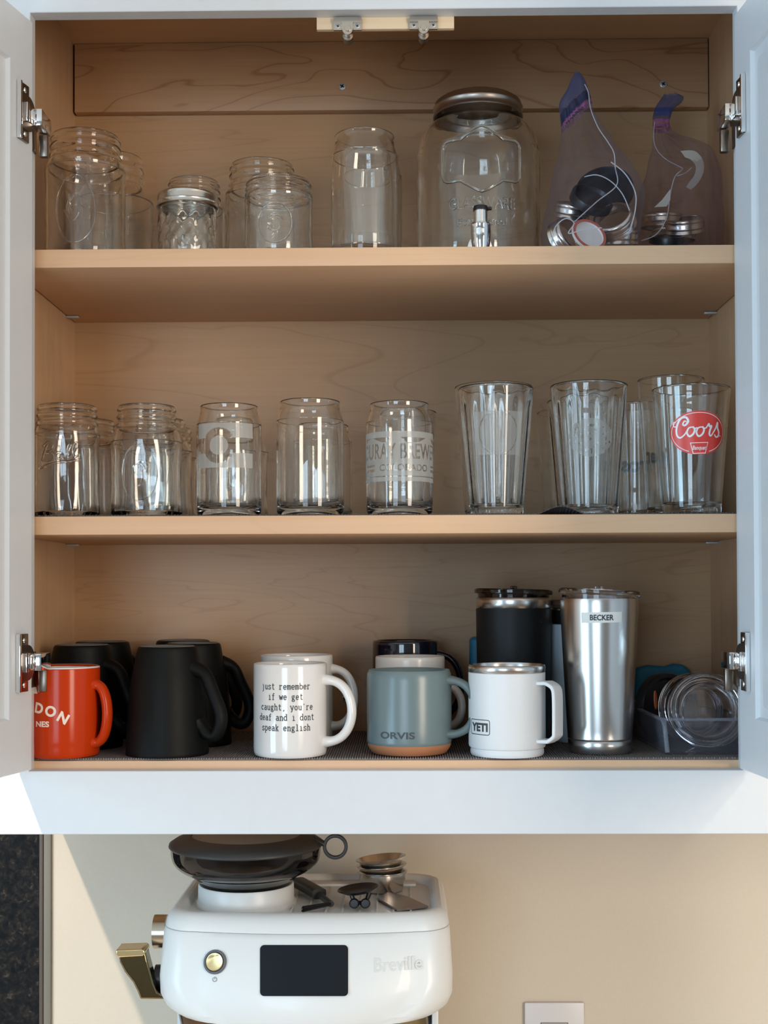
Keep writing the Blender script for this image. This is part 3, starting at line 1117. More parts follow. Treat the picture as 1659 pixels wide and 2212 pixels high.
def brewery(u, v):
    if not -.0245 < v < .0300:
        return False
    if v > .0235:
        return abs(u) < .060
    top = .0095 + max(.0105 - abs(u + .010) * .9, .0075 - abs(u - .030) * .5, .006 - abs(u + .04) * .4, 0) + .0045
    if abs(u) < .062 and v < min(top + .004, .0235):
        if f1(u, v) or f2(u, v):
            return False
        if -.0195 < v < -.0182:
            return False
        if (-.052 < u < -.036 or .036 < u < .052) and -.0135 < v < -.0058 and not (abs(v + .0097) < .0012):
            return False
        return True
    return abs(abs(u) - .058) < .0018 and v < .0235


z0 = at(870, 992, .05)[1] - ZL
obj('frosted_logo', wrapgrid(raster(brewery, -.063, .063, -.025, .031, .0006), lambda z: R, .16, z0), M['frost'], cg)


def pint(label, cx, top, y, w, zb, taper=.70, facets=0, group=GP, wrow=None, base=.012, t=.0026, flare=0.0):
    x, H, R = geom(cx, top, y, w, zb, wrow or top + 8)
    rf = lambda z: R * (taper + (1 - taper) * (min(z / H, 1)) ** (1.0 + flare))
    outer = [(rf(0) * .96, 0), (rf(.003), .0015)] + [(rf(H * k / 14), H * k / 14) for k in range(1, 14)] + [(R * 1.0, H * .985), (R * 1.003, H)]

    def mod(a, z, fl):
        if facets and fl and z < .93 * H:
            e = min(1, (.93 * H - z) / .010)
            return 1 - e * (.050 if z > base else .02) * (.5 + .5 * math.cos(facets * a)) ** 2
        return 1
    o = obj('pint_glass', lathe(shell(outer, t, base, .002), 120, mod if facets else None), M['clear'], loc=(x, y, zb), angle=60)
    tag(o, label, 'glass', group)
    return o, R, H, rf


pint('pint glass half hidden behind the brewery-printed can glass', 877, 893, .200, 132, ZL, .74)
pg, R, H, rf = pint('faceted pint glass with faint etched lettering, right of the brewery glass', 1071, 842, .074, 163, ZL, .70, 10, t=.0036)
fu = join2(*[off(text2d(s, h, .0002, w), 0, v) for s, h, w, v in (('ROCKIES', .008, .034, .012), ('CLIMB', .010, .030, -.003))])
obj('etched_band', wrapgrid(raster(lambda u, v: abs(v) < .0235 and abs(u) < .0265 and not (abs(v) < .0225 and abs(math.hypot(u, v * .9) - .0215) < .0006), -.028, .028, -.025, .025, .0009), rf, -.0, .088), M['frost_thin'], pg)
pint('faceted pint glass just behind the one right of the brewery glass', 1066, 838, .180, 168, ZL, .74, 0, t=.0022)
pg, R, H, rf = pint('faceted pint glass with a frosted patch beside the raised liner wrinkle', 1272, 836, .095, 167, ZL, .72, 10, t=.0036)
obj('etched_patch', wrapgrid(raster(lambda u, v: math.hypot(u / 1.2, v) < .021 and noise.noise((u * 260, v * 260, 3)) > -.28, -.03, .03, -.025, .025, .0009), rf, -.10, .085), M['frost_thin'], pg)
pint('thick pint glass peeking out left behind the frosted-patch pint', 1258, 869, .178, 152, ZL, .72, 8, t=.0036)
pint('thin pint glass farthest back behind the frosted-patch pint', 1232, 893, .265, 144, ZL, .80, 0, t=.0018)
pg, R, H, rf = pint('pint glass printed with mirrored black letters beside the frosted-patch pint', 1372, 878, .205, 132, ZL, .84, 0, t=.0018)


def printed(parent, s, size, th0, z0, Rr, m, name='printed_text', bold=.0002, width=None, e=.0003, shear=0, thick=0, base_v=0):
    t = off(text2d(s, size, bold, width, shear), 0, base_v)
    return obj(name, wrap(t, Rr, th0, z0, e, thick=thick), m, parent, smooth=False, uv=1)


# the lettering faces away: it is read through the glass
printed(pg, 'rost', .026, math.pi + .02, .064, rf, M['ink'], bold=.0011)
pg, R, H, rf = pint('large pint glass behind the red-oval pint on the middle shelf', 1449, 822, .140, 143, ZL, .72, 0, t=.0020)
printed(pg, 'Jer', .024, math.pi + .55, .068, rf, M['ink_grey'], bold=.0009)
pg, R, H, rf = pint('pint glass printed with a red oval beer logo at the shelf right end', 1493, 842, .062, 167, ZL, .73, 0, t=.0022)
can_glass('small glass standing behind the red-oval pint', 1470, 886, .225, 84, ZL, 'can-shaped beer glasses', wrow=1020)

# red oval with its script word
xc, zc = at(1491, 936, .03)
z0 = zc - ZL
E_ = [(.0322 * math.cos(rad(a)), .0232 * math.sin(rad(a))) for a in range(0, 360, 5)]
th = .0
lg = obj('printed_oval', wrapgrid(raster(lambda u, v: (u / .0322) ** 2 + (v / .0235) ** 2 < 1, -.034, .034, -.025, .025, .0004), rf, th, z0, .0002), M['red_print'], pg)
wl = []
wl.append(ribbon([(.0300 * math.cos(rad(a)), .0214 * math.sin(rad(a))) for a in range(-68, 249, 4)], .0007))
sc = .0105


def scr(pts, w=.0021, n=7, dx=0, dy=0, k=1.0):
    P = cr([((p[0] * k + dx) * sc, (p[1] * k + dy) * sc) for p in pts], n)
    return ribbon(P, w, lambda t: .55 + .45 * math.sin(math.pi * t))


dy = .15
wl.append(scr([(-1.25, .95), (-1.45, 1.05), (-1.62, .72), (-1.40, .62), (-1.1, 1.0), (-1.32, 1.42), (-1.85, 1.30), (-2.25, .5), (-2.28, -.3), (-1.95, -.62), (-1.5, -.35), (-1.2, .1)], .0023, dy=dy))
wl.append(scr([(-2.15, .55), (-2.55, .55), (-2.62, .9), (-2.4, 1.0)], .0013, dy=dy))
for dx in (-.75, .18):
    wl.append(scr([(dx + .12, .42), (dx - .30, .32), (dx - .48, -.15), (dx - .25, -.52), (dx + .12, -.30), (dx + .28, .15), (dx + .10, .45), (dx + .30, .28), (dx + .55, .36)], .0021, dy=dy))
wl.append(scr([(.68, .30), (.95, .75), (1.02, .50), (1.25, .52), (1.10, .1), (1.05, -.32), (1.22, -.46), (1.45, -.2)], .0022, dy=dy))
wl.append(scr([(1.40, -.25), (1.75, .30), (1.98, .92), (2.0, .4), (2.22, -.05), (2.15, -.45), (1.85, -.55), (1.65, -.30)], .0022, dy=dy))
wl.append(off(raster(lambda u, v: math.hypot(u, v) < .0008, -.001, .001, -.001, .001, .0003), 2.42 * sc, (-.42 + dy) * sc))
obj('script_lettering', wrap(join2(*wl), rf, th, z0, .0005, step=.0015), M['white_print'], lg, smooth=False, uv=1)
tz = [(-.0100, -.0106), (.0100, -.0100), (.0072, -.0222), (-.0070, -.0226)]
obj('banner', wrap(poly2d([tz[0], tz[3], tz[2], tz[1]]), rf, th, z0, .0006), M['white_print'], lg, smooth=False, uv=1)
tz2 = [(p[0] * .90, -.0163 + (p[1] + .0163) * .86) for p in tz]
obj('banner_field', wrap(poly2d([tz2[0], tz2[3], tz2[2], tz2[1]]), rf, th, z0, .0008), M['red_print'], lg, smooth=False, uv=1)
obj('banner_lettering', wrap(off(text2d('Banquet', .0062, .0001, .0145, .15), 0, -.0182), rf, th, z0, .0010), M['white_print'], lg, smooth=False, uv=1)

# ------------------------------------------------------------------ drinks dispenser
x, H, R = geom(1033, 196, .150, 266, ZU, 420)
body_h = at(1033, 226, .150)[1] - ZU
rn = R * .68
outer = [(R * .80, 0), (R * .93, .002), (R * .985, .010), (R, .022)] + cr([(R, .022), (R, .62 * body_h), (R * .985, .72 * body_h), (R * .90, .82 * body_h), (rn * 1.06, .885 * body_h), (rn, .915 * body_h)], 6)[1:] + \
    [(rn * .985, .94 * body_h), (rn * 1.03, .955 * body_h), (rn * 1.0, .97 * body_h), (rn * 1.0, body_h)]
disp = obj('drink_dispenser', lathe(shell(outer, .0042, .009, .003), 128), M['jar'], loc=(x, .150, ZU), angle=60)
tag(disp, 'large glass drinks dispenser jar with metal lid and small chrome tap', 'drink dispenser')
rl = rn * 1.05
lidh = at(1033, 180, .150)[1] - ZU
obj('lid', mv(lathe([(rl, -.016), (rl + .0012, -.0155), (rl + .0012, -.0138), (rl, -.0128), (rl + .0004, -.006), (rl + .0012, -.005), (rl + .0002, -.004), (rl - .001, .0008), (rl - .006, .0045), (rl - .012, .0052), (0, .0052), (0, .0035),
                     (rl - .012, .0035), (rl - .0025, 0), (rl - .0014, -.015), (rl, -.016)], 96), z=body_h - .001), mat('pewter_lid', (.42, .37, .33), .34, 1), disp, angle=60)
zc = at(1037, 325, .05)[1] - ZU
Ro = lambda z: R
hw, hh = (1126 - 947) / 2 / F * (D + .07), .0232
key = [(-hw + .006, -hh), (-hw + .002, -hh + .002), (-hw, -hh + .006), (-hw, hh - .006), (-hw + .002, hh - .002), (-hw + .006, hh), (-hw + .022, hh), (-.020, hh + .003), (-.006, hh + .012), (0, hh + .0145), (.006, hh + .012), (.020, hh + .003), (hw - .022, hh), (hw - .006, hh), (hw - .002, hh - .002),
       (hw, hh - .006), (hw, -hh + .006), (hw - .002, -hh + .002), (hw - .006, -hh), (hw - .022, -hh), (.020, -hh - .003), (.006, -hh - .011), (0, -hh - .0135), (-.006, -hh - .011), (-.020, -hh - .003), (-hw + .022, -hh)]
kp = []
for i in range(len(key)):
    a, b = key[i], key[(i + 1) % len(key)]
    n = max(1, int(math.dist(a, b) / .004))
    kp += [(a[0] + (b[0] - a[0]) * k / n, a[1] + (b[1] - a[1]) * k / n) for k in range(n)]
obj('embossed_plaque', sweep([((R + .0004) * math.sin(u / R), -(R + .0004) * math.cos(u / R), zc + v) for u, v in kp], .0016, .0013, (0, -1, 0), seg=8, closed=True), M['jar'], disp)
t = join2(off(text2d('GLASSWARE', .0185, .0001, .076), 0, zc - .055), off(text2d('Established', .0125, .0001, .056), 0, zc - .074))
obj('embossed_lettering', wrap(t, R, 0, 0, .0000, thick=.0017), M['jar'], disp, smooth=False, uv=1)
# tap
tx = at(1040, 500, .045)[0] - x
ty = -R
zt_ = at(1041, 472, .04)[1] - ZU
tap = obj('tap', join(mv(lathe([(0, -.028), (.0060, -.028), (.0085, -.022), (.0105, -.010), (.0112, .001), (.0108, .0075), (.0112, .0085), (.0105, .0105), (.0078, .0115), (.0074, .026), (0, .026)], 40), tx, ty - .020, zt_ - .011),
                      xf(lathe([(0, -.004), (.0080, -.004), (.0080, .016), (.0135, .017), (.0140, .020), (0, .020)], 32), Matrix.Translation((tx, ty - .020, zt_ - .022)) @ Matrix.Rotation(rad(-90), 4, 'X')),
                      rot(mv(lathe([(0, 0), (.0050, 0), (.0056, .012), (0, .012)], 24), tx, ty - .022, zt_ - .046), 0, 'X')), M['chrome'], disp)
obj('tap_lever', join(mv(lathe([(0, 0), (.0082, 0), (.0084, .0020), (.0076, .0050), (.0045, .0062), (0, .0064)], 32), tx, ty - .020, zt_ + .0135),
                      box(tx + .002, tx + .0125, ty - .0235, ty - .0165, zt_ + .0145, zt_ + .0175, .0012)), M['black_plastic'], tap)


# ------------------------------------------------------------------ bags of canning lids
def band(cx, py, y, rpx, tilt, yaw, label, h=.016, ribbed=True, m='band', name='canning_band', extra=None, group='silver canning bands in the bags'):
    x, z = at(cx, py, y)
    r = rpx / F * (D + y)
    pr = band_prof(r, h)
    vf = lathe(pr, 96, (lambda a, z_, f: 1 + (.010 * math.cos(48 * a) if .3 * h < z_ < .75 * h else 0)) if ribbed else None)
    vf = mv(vf, 0, 0, -h / 2)
    mm = Matrix.Rotation(rad(yaw), 4, 'Z') @ Matrix.Rotation(rad(tilt), 4, 'X')
    o = obj(name, xf(vf, mm), M[m], loc=(x, y, z), angle=50)
    tag(o, label, 'jar band', group)
    return o


def disc(cx, py, y, rpx, tilt, yaw, label, m, name='jar_lid', h=.006, roll=0, hollow=0.0, ringm=None, cat='lid', group=None, part='lid_rim'):
    x, z = at(cx, py, y)
    r = rpx / F * (D + y)
    pr = [(0, h * .55), (r * .80, h * .55), (r * .86, h), (r * .97, h), (r, h * .8), (r, 0), (r * .96, 0), (r * .94, h * .35), (0, h * .32)]
    mm = Matrix.Rotation(rad(yaw), 4, 'Z') @ Matrix.Rotation(rad(tilt), 4, 'X') @ Matrix.Rotation(rad(roll), 4, 'Y')
    o = obj(name, xf(mv(lathe(pr, 72), 0, 0, -h / 2), mm), M[m], loc=(x, y, z))
    tag(o, label, cat, group)
    if ringm:
        obj(part, xf(mv(lathe([(r * .84, h + .0002), (r * .985, h + .0002), (r * .985, h + .0008), (r * .84, h + .0008), (r * .84, h + .0002)], 72), 0, 0, -h / 2), mm), M[ringm], o)
    return o


def bag(name, label, levels, m, zbase, group, seed, parts, slant=0, px0=0):
    """levels: (row, x_left, x_right, y_mid, half depth) from the bottom row up; wrinkled tube of film."""
    n = 72
    LV = cr(levels, 9)
    rings = []
    for li, (row, xl, xr, ym, hd) in enumerate(LV):
        a = at(xl, row, ym)
        b = at(xr, row, ym)
        cx_, hw_, z = (a[0] + b[0]) / 2, (b[0] - a[0]) / 2, (a[1] + b[1]) / 2
        ring = []
        for k in range(n):
            t = 2 * math.pi * k / n
            cs, sn = math.cos(t), math.sin(t)
            w_ = noise.noise((cs * 1.8 + seed, sn * 1.8, z * 16)) * .30 + noise.noise((cs * 5 + seed, sn * 5, z * 45)) * .16
            ring.append((cx_ + hw_ * cs * (1 + .10 * w_), ym + hd * math.copysign(abs(sn) ** .8, sn) * (1 + 1.2 * w_), max(zbase + .0005, z + .004 * w_)))
        rings.append(ring)
    base = [(p[0], p[1], zbase + .0004) for p in rings[0]]
    vf = loft([base] + rings, cap=False)
    vf[1].append(tuple(reversed(range(n))))
    o = obj(name, vf, M[m], angle=80)
    tag(o, label, 'plastic bag', group)
    for pname, r0, r1, pm in parts:
        # a strip runs across the film on the slant of the folded top
        keep, used = [], {}
        for i in range(len(rings) - 1):
            for k in range(n):
                px = LV[i][1] + (LV[i][2] - LV[i][1]) * (math.cos(2 * math.pi * (k + .5) / n) + 1) / 2
                d = (LV[i][0] + LV[i + 1][0]) / 2 + slant * (px - px0)
                if min(r0, r1) <= d <= max(r0, r1):
                    keep.append([used.setdefault(q, len(used)) for q in ((i, k), (i, (k + 1) % n), (i + 1, (k + 1) % n), (i + 1, k))])
        V = []
        for i, k in used:
            cym = sum(p[1] for p in rings[i]) / n
            p = rings[i][k]
            V.append((p[0], p[1] + math.copysign(.0006, p[1] - cym), p[2]))
        if keep:
            obj(pname, (V, [tuple(q) for q in keep]), M[pm], o, angle=80)
    return o, rings


ya = .098
bagA, ra = bag('freezer_bag', 'upright clear zip bag of dark lids beside the dispenser', [
    (528, 1172, 1372, ya, .070), (500, 1168, 1378, ya, .074), (460, 1176, 1384, ya, .070), (425, 1186, 1384, ya, .062), (375, 1196, 1362, ya, .048), (330, 1208, 1334, ya, .035), (285, 1213, 1306, ya, .024),
    (245, 1209, 1284, ya, .016), (222, 1208, 1278, ya, .012), (195, 1224, 1270, ya, .008), (172, 1234, 1262, ya, .005), (156, 1243, 1249, ya, .0025)], 'bag', ZU, 'zip bags of canning lids', 1.3,
    [('zip_strip', 222, 246, 'seal_navy'), ('zip_track', 249, 257, 'seal_pink'), ('bag_top', 100, 219, 'seal_top')], .95, 1240)
yb = .190
bagB, rb = bag('freezer_bag', 'clear zip bag with blue and pink strips at the top shelf right end', [
    (526, 1376, 1552, yb, .066), (500, 1370, 1554, yb, .070), (460, 1372, 1554, yb, .068), (410, 1384, 1554, yb, .062), (370, 1398, 1548, yb, .052), (340, 1404, 1532, yb, .042), (318, 1410, 1500, yb, .030),
    (300, 1411, 1462, yb, .018), (278, 1411, 1446, yb, .010), (255, 1410, 1448, yb, .008), (235, 1414, 1456, yb, .006), (222, 1422, 1472, yb, .005), (210, 1430, 1476, yb, .003), (203, 1434, 1462, yb, .002)], 'bag_b', ZU, 'zip bags of canning lids', 5.1,
    [('zip_strip', 237, 254, 'seal_blue'), ('pink_strip', 262, 270, 'seal_pink'), ('pink_strip', 273, 280, 'seal_pink'), ('bag_top', 204, 236, 'seal_top')])
# crumpled write-on panel of the second bag
pp = cr([(1470, 326), (1500, 326), (1518, 345), (1520, 370), (1508, 395), (1492, 410)], 5)
qq = cr([(1480, 340), (1494, 346), (1503, 360), (1500, 378), (1490, 392), (1482, 404)], 5)
V = []
for (a, b), (c, d) in zip(pp, qq):
    p, q = at(a, b, yb - .062), at(c, d, yb - .066)
    V += [(p[0], yb - .062, p[1]), (q[0], yb - .066, q[1])]
V2 = []
for (a, b), (c, d) in zip([(1413, 448), (1430, 432), (1448, 408)], [(1420, 447), (1440, 446), (1448, 432)]):
    p, q = at(a, b, yb - .072), at(c, d, yb - .072)
    V2 += [(p[0], yb - .072, p[1]), (q[0], yb - .072, q[1])]
obj('write_on_panel', join((V, [(2 * i, 2 * i + 1, 2 * i + 3, 2 * i + 2) for i in range(len(pp) - 1)]), (V2, [(0, 1, 3, 2), (2, 3, 5, 4)])), M['write_on'], bagB)


def seam(px, y_off, w, parent):  # raised line carrying the painted highlight of a bag fold
    pts = cr([(*at(a, b, y)[:1], y, at(a, b, y)[1]) for a, b, y in px], 6)
    return sweep(pts, w, w * .6, (0, 1, 0), seg=6)


fs = [seam([(1263, 182, ya - .008), (1271, 200, ya - .010), (1276, 235, ya - .016), (1292, 275, ya - .024), (1312, 305, ya - .034), (1326, 330, ya - .042), (1329, 362, ya - .050), (1332, 400, ya - .062), (1290, 435, ya - .068), (1240, 480, ya - .072)], 0, .0006, None),
      seam([(1320, 350, ya - .045), (1350, 375, ya - .055), (1372, 415, ya - .06), (1372, 455, ya - .064), (1360, 500, ya - .066)], 0, .0007, None),
      seam([(1262, 382, ya - .06), (1290, 378, ya - .064), (1320, 392, ya - .066), (1345, 420, ya - .068), (1360, 455, ya - .068)], 0, .0006, None),
      seam([(1192, 522, ya - .072), (1200, 490, ya - .074), (1222, 472, ya - .075), (1240, 482, ya - .075), (1228, 504, ya - .076), (1260, 496, ya - .077), (1300, 492, ya - .076)], 0, .0006, None)]
obj('fold_highlight', join(*fs), film('crease_highlight', (.62, .64, .70), .5, .15, (.9, .9, .95)), bagA)  # pale lines along the folds, crease highlights put into the colour
fs = [seam([(1414, 262, yb - .01), (1412, 300, yb - .018), (1420, 325, yb - .03), (1440, 345, yb - .045), (1468, 360, yb - .06), (1474, 366, yb - .064), (1458, 382, yb - .068), (1448, 420, yb - .071), (1440, 470, yb - .073), (1418, 506, yb - .073), (1385, 520, yb - .072)], 0, .0006, None),
      seam([(1462, 380, yb - .066), (1480, 374, yb - .064), (1494, 362, yb - .062)], 0, .0006, None)]
obj('fold_highlight', join(*fs), film('crease_highlight_b', (.62, .58, .62), .45, .15, (.9, .9, .95)), bagB)  # painted highlights on the folds of the second bag

disc(1306, 412, ya + .018, 62, 62, -14, 'big black plastic lid leaning inside the dark-lid bag', 'black_plastic', h=.012, group='black lids in the first bag')
disc(1278, 432, ya - .012, 48, 50, 22, 'smaller black plastic lid lower in the dark-lid bag', 'black_plastic', h=.010, group='black lids in the first bag')
band(1236, 455, ya + .020, 38, 24, 20, 'silver band at the left inside the dark-lid bag')
band(1326, 478, ya - .020, 44, 58, -28, 'silver band leaning over the red-rimmed lid in the bag')
d_ = disc(1272, 508, ya - .050, 40, 66, 22, 'white lid with a red sealing ring low in the first bag', 'lid_white', h=.003, ringm='ring_lip', part='sealing_ring')
band(1225, 512, ya - .030, 42, 70, 40, 'silver band at the bottom left of the dark-lid bag')
band(1340, 512, ya + .010, 36, 15, 0, 'silver band flat at the bottom of the dark-lid bag')
band(1430, 478, yb + .010, 44, 8, 6, 'silver band on the left inside the pink-striped bag')
band(1478, 486, yb - .020, 42, 24, -12, 'brightest silver band tilted inside the pink-striped bag')
band(1455, 508, yb + .000, 46, 4, 0, 'silver band flat at the bottom of the pink-striped bag')
disc(1440, 518, yb - .040, 38, 20, 0, 'dark lid under the bands of the pink-striped bag', 'black_plastic', h=.008)


# ------------------------------------------------------------------ mugs
def ring_handle(R, ext, z1, z0, a, b, ang=0, flat=1.0, drop=0.0, pw=.8, attach=.002):
    """C-shaped handle between heights z0 and z1, standing out by ext."""
    pts = []
    zm, hh_ = (z0 + z1) / 2, (z1 - z0) / 2
    for k in range(33):
        t = rad(90 - 180 * k / 32)
        c, s = math.cos(t), math.sin(t)
        pts.append((R - attach + (ext + attach - a) * abs(c) ** pw, 0, zm + (hh_ - a) * math.copysign(abs(s) ** 1.0, s) - drop * abs(c)))
    sc_ = lambda t: 1 + .35 * max(0, 1 - min(t, 1 - t) * 9) ** 2
    return rot(sweep(pts, a, b, (0, 1, 0), seg=16, scale=sc_, square=flat), ang, 'Z')


def cup_shell(outer, t, tb):
    return shell(outer, t, tb, .001)


def body(cx, top, y, w, zb, wrow=None):
    return geom(cx, top, y, w, zb, wrow)


GM = 'mugs on the cabinet floor'
# orange mug
x, H, R = body(137, 1442, .050, 155, ZM, 1540)
out_ = [(R * .93, 0), (R * .975, .0015), (R * .985, .005), (R * .985, H * .10), (R * .995, H * .16), (R, H * .20), (R, H * .99), (R * .998, H)]
mug = empty('mug', (x, .050, ZM), 'glossy orange mug with a pale printed emblem beside the left door', 'mug', GM)
obj('body', lathe(cup_shell(out_, .0042, .006)), M['orange'], mug, angle=60)
obj('inner_glaze', lathe([(R - .0046, H * .3), (R - .00425, H - .0004), (R - .0021, H + .0022), (R - .0003, H + .0012), (R - .0001, H - .0009)]), M['white_glaze'], mug, angle=80)
obj('handle', ring_handle(R, .0185, H * .865, H * .10, .0052, .0075, -14), M['orange'], mug)
dn = join2(*[off((lambda v: ([(p[0] * math.cos(a) - p[1] * math.sin(a), p[0] * math.sin(a) + p[1] * math.cos(a)) for p in v[0]], v[1]))(text2d(c, .0150, .0006)), u, v)
             for c, u, v, a in (('D', -.0005, .0010, -.18), ('O', .0125, -.0018, -.34), ('N', .0250, -.0085, -.52))],
           off(text2d('NES', .0080, .0003, .0165), .0045, -.0135))
hs = lambda cx_, cy_, k, a: poly2d([(cx_ + k * (q[0] * math.cos(a) - q[1] * math.sin(a)), cy_ + k * (q[0] * math.sin(a) + q[1] * math.cos(a)))
                                    for q in ((0, -1), (.75, -.1), (.85, .45), (.5, .75), (.12, .6), (0, .35), (-.12, .6), (-.5, .75), (-.85, .45), (-.75, -.1))])
em = join2(hs(.0028, .0280, .0060, -.6), hs(-.0090, .0285, .0060, .6), poly2d([(-.0075, .0215), (-.0015, .0215), (-.0035, .0285), (-.0055, .0285)]), dn)
xc, zc = at(84, 1538, .015)
obj('printed_emblem', wrap(em, R, math.asin(max(-1, min(1, (xc - x) / R))), zc - ZM - .002, .0002), M['cream_print'], mug, smooth=False, uv=1)


# black mugs standing upside down
def black_mug(label, cx, top, y, wtop, wbot, ang=0, ext=.030, hz=(.80, .18)):
    x, H, R = body(cx, top, y, wbot, ZM, 1600)
    Rt = R * wtop / wbot
    out_ = [(R * .985, 0), (R, .0015), (R * .995, .004)] + cr([(R * .995, .004), (R * .965, H * .30), (R * .90, H * .62), (Rt * 1.09, H * .88), (Rt * 1.03, H * .965), (Rt * .99, H * .992), (Rt * .93, H)], 6)[1:]
    prof = out_ + [(Rt * .86, H - .0002), (Rt * .80, H - .0022), (Rt * .4, H - .0028), (0, H - .0028), (0, H - .009), (Rt * .85, H - .009), (Rt * .95, H * .86), (R * .95, .004), (R * .965, 0), (R * .985, 0)]
    m = empty('mug', (x, y, ZM), label, 'mug', 'black mugs standing upside down')
    obj('body', lathe(prof, 80), M['matt_black'], m, angle=60)
    obj('foot_ring', mv(lathe([(Rt * .84, 0), (Rt * .86, .0007), (Rt * .90, .0007), (Rt * .93, -.0002), (Rt * .9, -.001), (Rt * .84, -.001), (Rt * .84, 0)], 72), z=H), mat('worn_foot_ring', (.16, .15, .14), .6), m)
    pts = cr([(Rt * 1.04, 0, H * .80), (R * 1.05, 0, H * .745), (R * 1.24, 0, H * .60), (R * 1.46, 0, H * .41), (R * 1.47, 0, H * .29), (R * 1.34, 0, H * .195), (R * 1.15, 0, H * .195), (R * .98, 0, H * .255), (R * .86, 0, H * .30)], 7)
    obj('handle', rot(sweep(pts, .0068, .0085, (0, 1, 0), seg=16, scale=lambda t: 1 + .35 * max(0, 1 - min(t, 1 - t) * 8)), ang, 'Z'), M['matt_black'], m)
    return m


black_mug('black upside-down mug in front of the other black mugs', 362, 1396, .062, 126, 178, -22)
black_mug('black upside-down mug directly behind the orange mug', 178, 1393, .133, 119, 172, -20)
black_mug('black upside-down mug in the corner, farthest behind the orange mug', 221, 1386, .240, 113, 160, 48)
black_mug('black upside-down mug right behind the frontmost black mug', 417, 1389, .157, 117, 166, 15)
black_mug('black upside-down mug at the back of the middle file of black mugs', 396, 1383, .252, 113, 158, -4)


def straight_mug(label, cx, top, y, w, m, hz, ext, ang, ha=.0048, hb=.0068, group=GM, t=.0040, foot=.93, wrow=None):
    x, H, R = body(cx, top, y, w, ZM, wrow or top + 90)
    e = empty('mug', (x, y, ZM), label, 'mug', group)
    out_ = [(R * foot, 0), (R * (foot + .045), .001), (R * .995, .0045), (R, .009), (R, H * .97), (R * .998, H)]
    obj('body', lathe(cup_shell(out_, t, .006), 80), M[m], e, angle=60)
    obj('handle', ring_handle(R, ext, H * hz[0], H * hz[1], ha, hb, ang), M[m], e)
    return e, R, H, x


e, R, H, x = straight_mug('white mug printed with a typewritten joke', 627, 1435, .052, 158, 'white_glaze', (.885, .10), .0345, -12, .0050, .0072)
tw = typed([('just remember', 0), ('if we get', .0002), ("caught, you're", .0010), ('deaf and i dont', .0006), ('speak english', 0)], .0044, .00435, .0110, .00094)
zc = at(617, 1489, .015)[1] - ZM
th_ = math.asin((at(616, 1530, .015)[0] - x) / R)
obj('printed_text', wrap(tw, R, th_, zc, .0002, step=.0016), M['ink_grey'], e, smooth=False, uv=1)
straight_mug('plain white mug behind the typewritten-joke mug', 641, 1417, .150, 156, 'white_glaze', (.90, .16), .0300, -4, .0048, .0066)
straight_mug('tall glossy navy mug at the back behind the blue-grey mug', 876, 1386, .240, 142, 'navy', (.90, .18), .0320, -6, .0042, .0062)
straight_mug('ivory mug between the blue-grey mug and the navy mug', 886, 1420, .160, 150, 'cream_glaze', (.72, .14), .0250, -8, .0048, .0062)
# blue-grey stoneware mug with a bare terracotta foot
x, H, R = body(884, 1446, .068, 182, ZM, 1540)
mug = empty('mug', (x, .068, ZM), 'blue-grey stoneware mug with a bare terracotta base', 'mug', GM)
zl = H * .125
out_ = [(R * .985, zl - .0004), (R * 1.0, zl + .0004), (R * 1.006, zl + .003), (R * 1.004, H * .3), (R * 1.006, H * .88), (R * .995, H * .955), (R * .972, H * .985)]
obj('body', mv(lathe([(0, zl), (R * .97, zl)] + out_ + [(R * .955, H), (R * .93, H * .99), (R * .925, H * .9), (R * .92, zl + .006), (0, zl + .006)], 80), z=0), M['teal'], mug, angle=60)
obj('foot', lathe([(0, .0012), (R * .78, .0012), (R * .84, 0), (R * .89, .0012), (R * .955, .006), (R * .985, zl * .75), (R * .99, zl + .0002), (0, zl + .0002)], 80), M['terra'], mug, angle=60)
obj('handle', ring_handle(R, .0325, H * .925, H * .185, .0044, .0085, -16, attach=.003), M['teal'], mug)
xc, zc = at(857, 1597, .02)
obj('stamped_lettering', wrap(text2d('ORVIS', .0100, .00025, .0395), lambda z: R * 1.006, math.asin((xc - x) / R), zc - ZM, .0002), M['ink_grey'], mug, smooth=False, uv=1)
# white insulated mug with a steel rim
x, H, R = body(1095, 1435, .052, 166, ZM, 1520)
mug = empty('insulated_mug', (x, .052, ZM), 'white powder-coated camping mug with a steel rim and squared handle', 'mug')
zr = at(1095, 1452, .052)[1] - ZM
obj('body', lathe([(0, .001), (R * .90, .001), (R * .93, 0), (R * .955, .002), (R * .955, H * .062), (R * .94, H * .070), (R * .94, H * .080), (R * .985, H * .092), (R, H * .115), (R, zr), (R * .985, zr + .0005), (R * .97, zr + .0005), (R * .95, zr - .01), (R * .93, .008), (0, .008)], 88),
    M['powder_white'], mug, angle=40)
obj('steel_rim', lathe([(R * .975, zr - .001), (R * .988, zr + .0008), (R * 1.0, zr + .0016), (R * 1.004, H - .003), (R * .992, H - .0004), (R * .97, H), (R * .955, H - .002), (R * .95, zr - .01), (R * .948, .012), (0, .010)], 88), M['steel_v'], mug, angle=60)
hp = [(R - .003, 0, zr - .0105), (R + .0085, 0, zr - .0100), (R + .0165, 0, zr - .0150), (R + .0185, 0, zr - .0260), (R + .0185, 0, H * .30), (R + .0175, 0, H * .23), (R + .0105, 0, H * .175), (R - .003, 0, H * .170)]
hp = [hp[0]] + cr(hp[1:-1], 6) + [hp[-1]]
obj('handle', rot(sweep(hp, .0022, .0105, (0, 1, 0), seg=20, square=.35), -32, 'Z'), M['powder_white'], mug, angle=50)
xc, zc = at(1035, 1577, .02)
th_ = math.asin(max(-1, min(1, (xc - x) / R)))
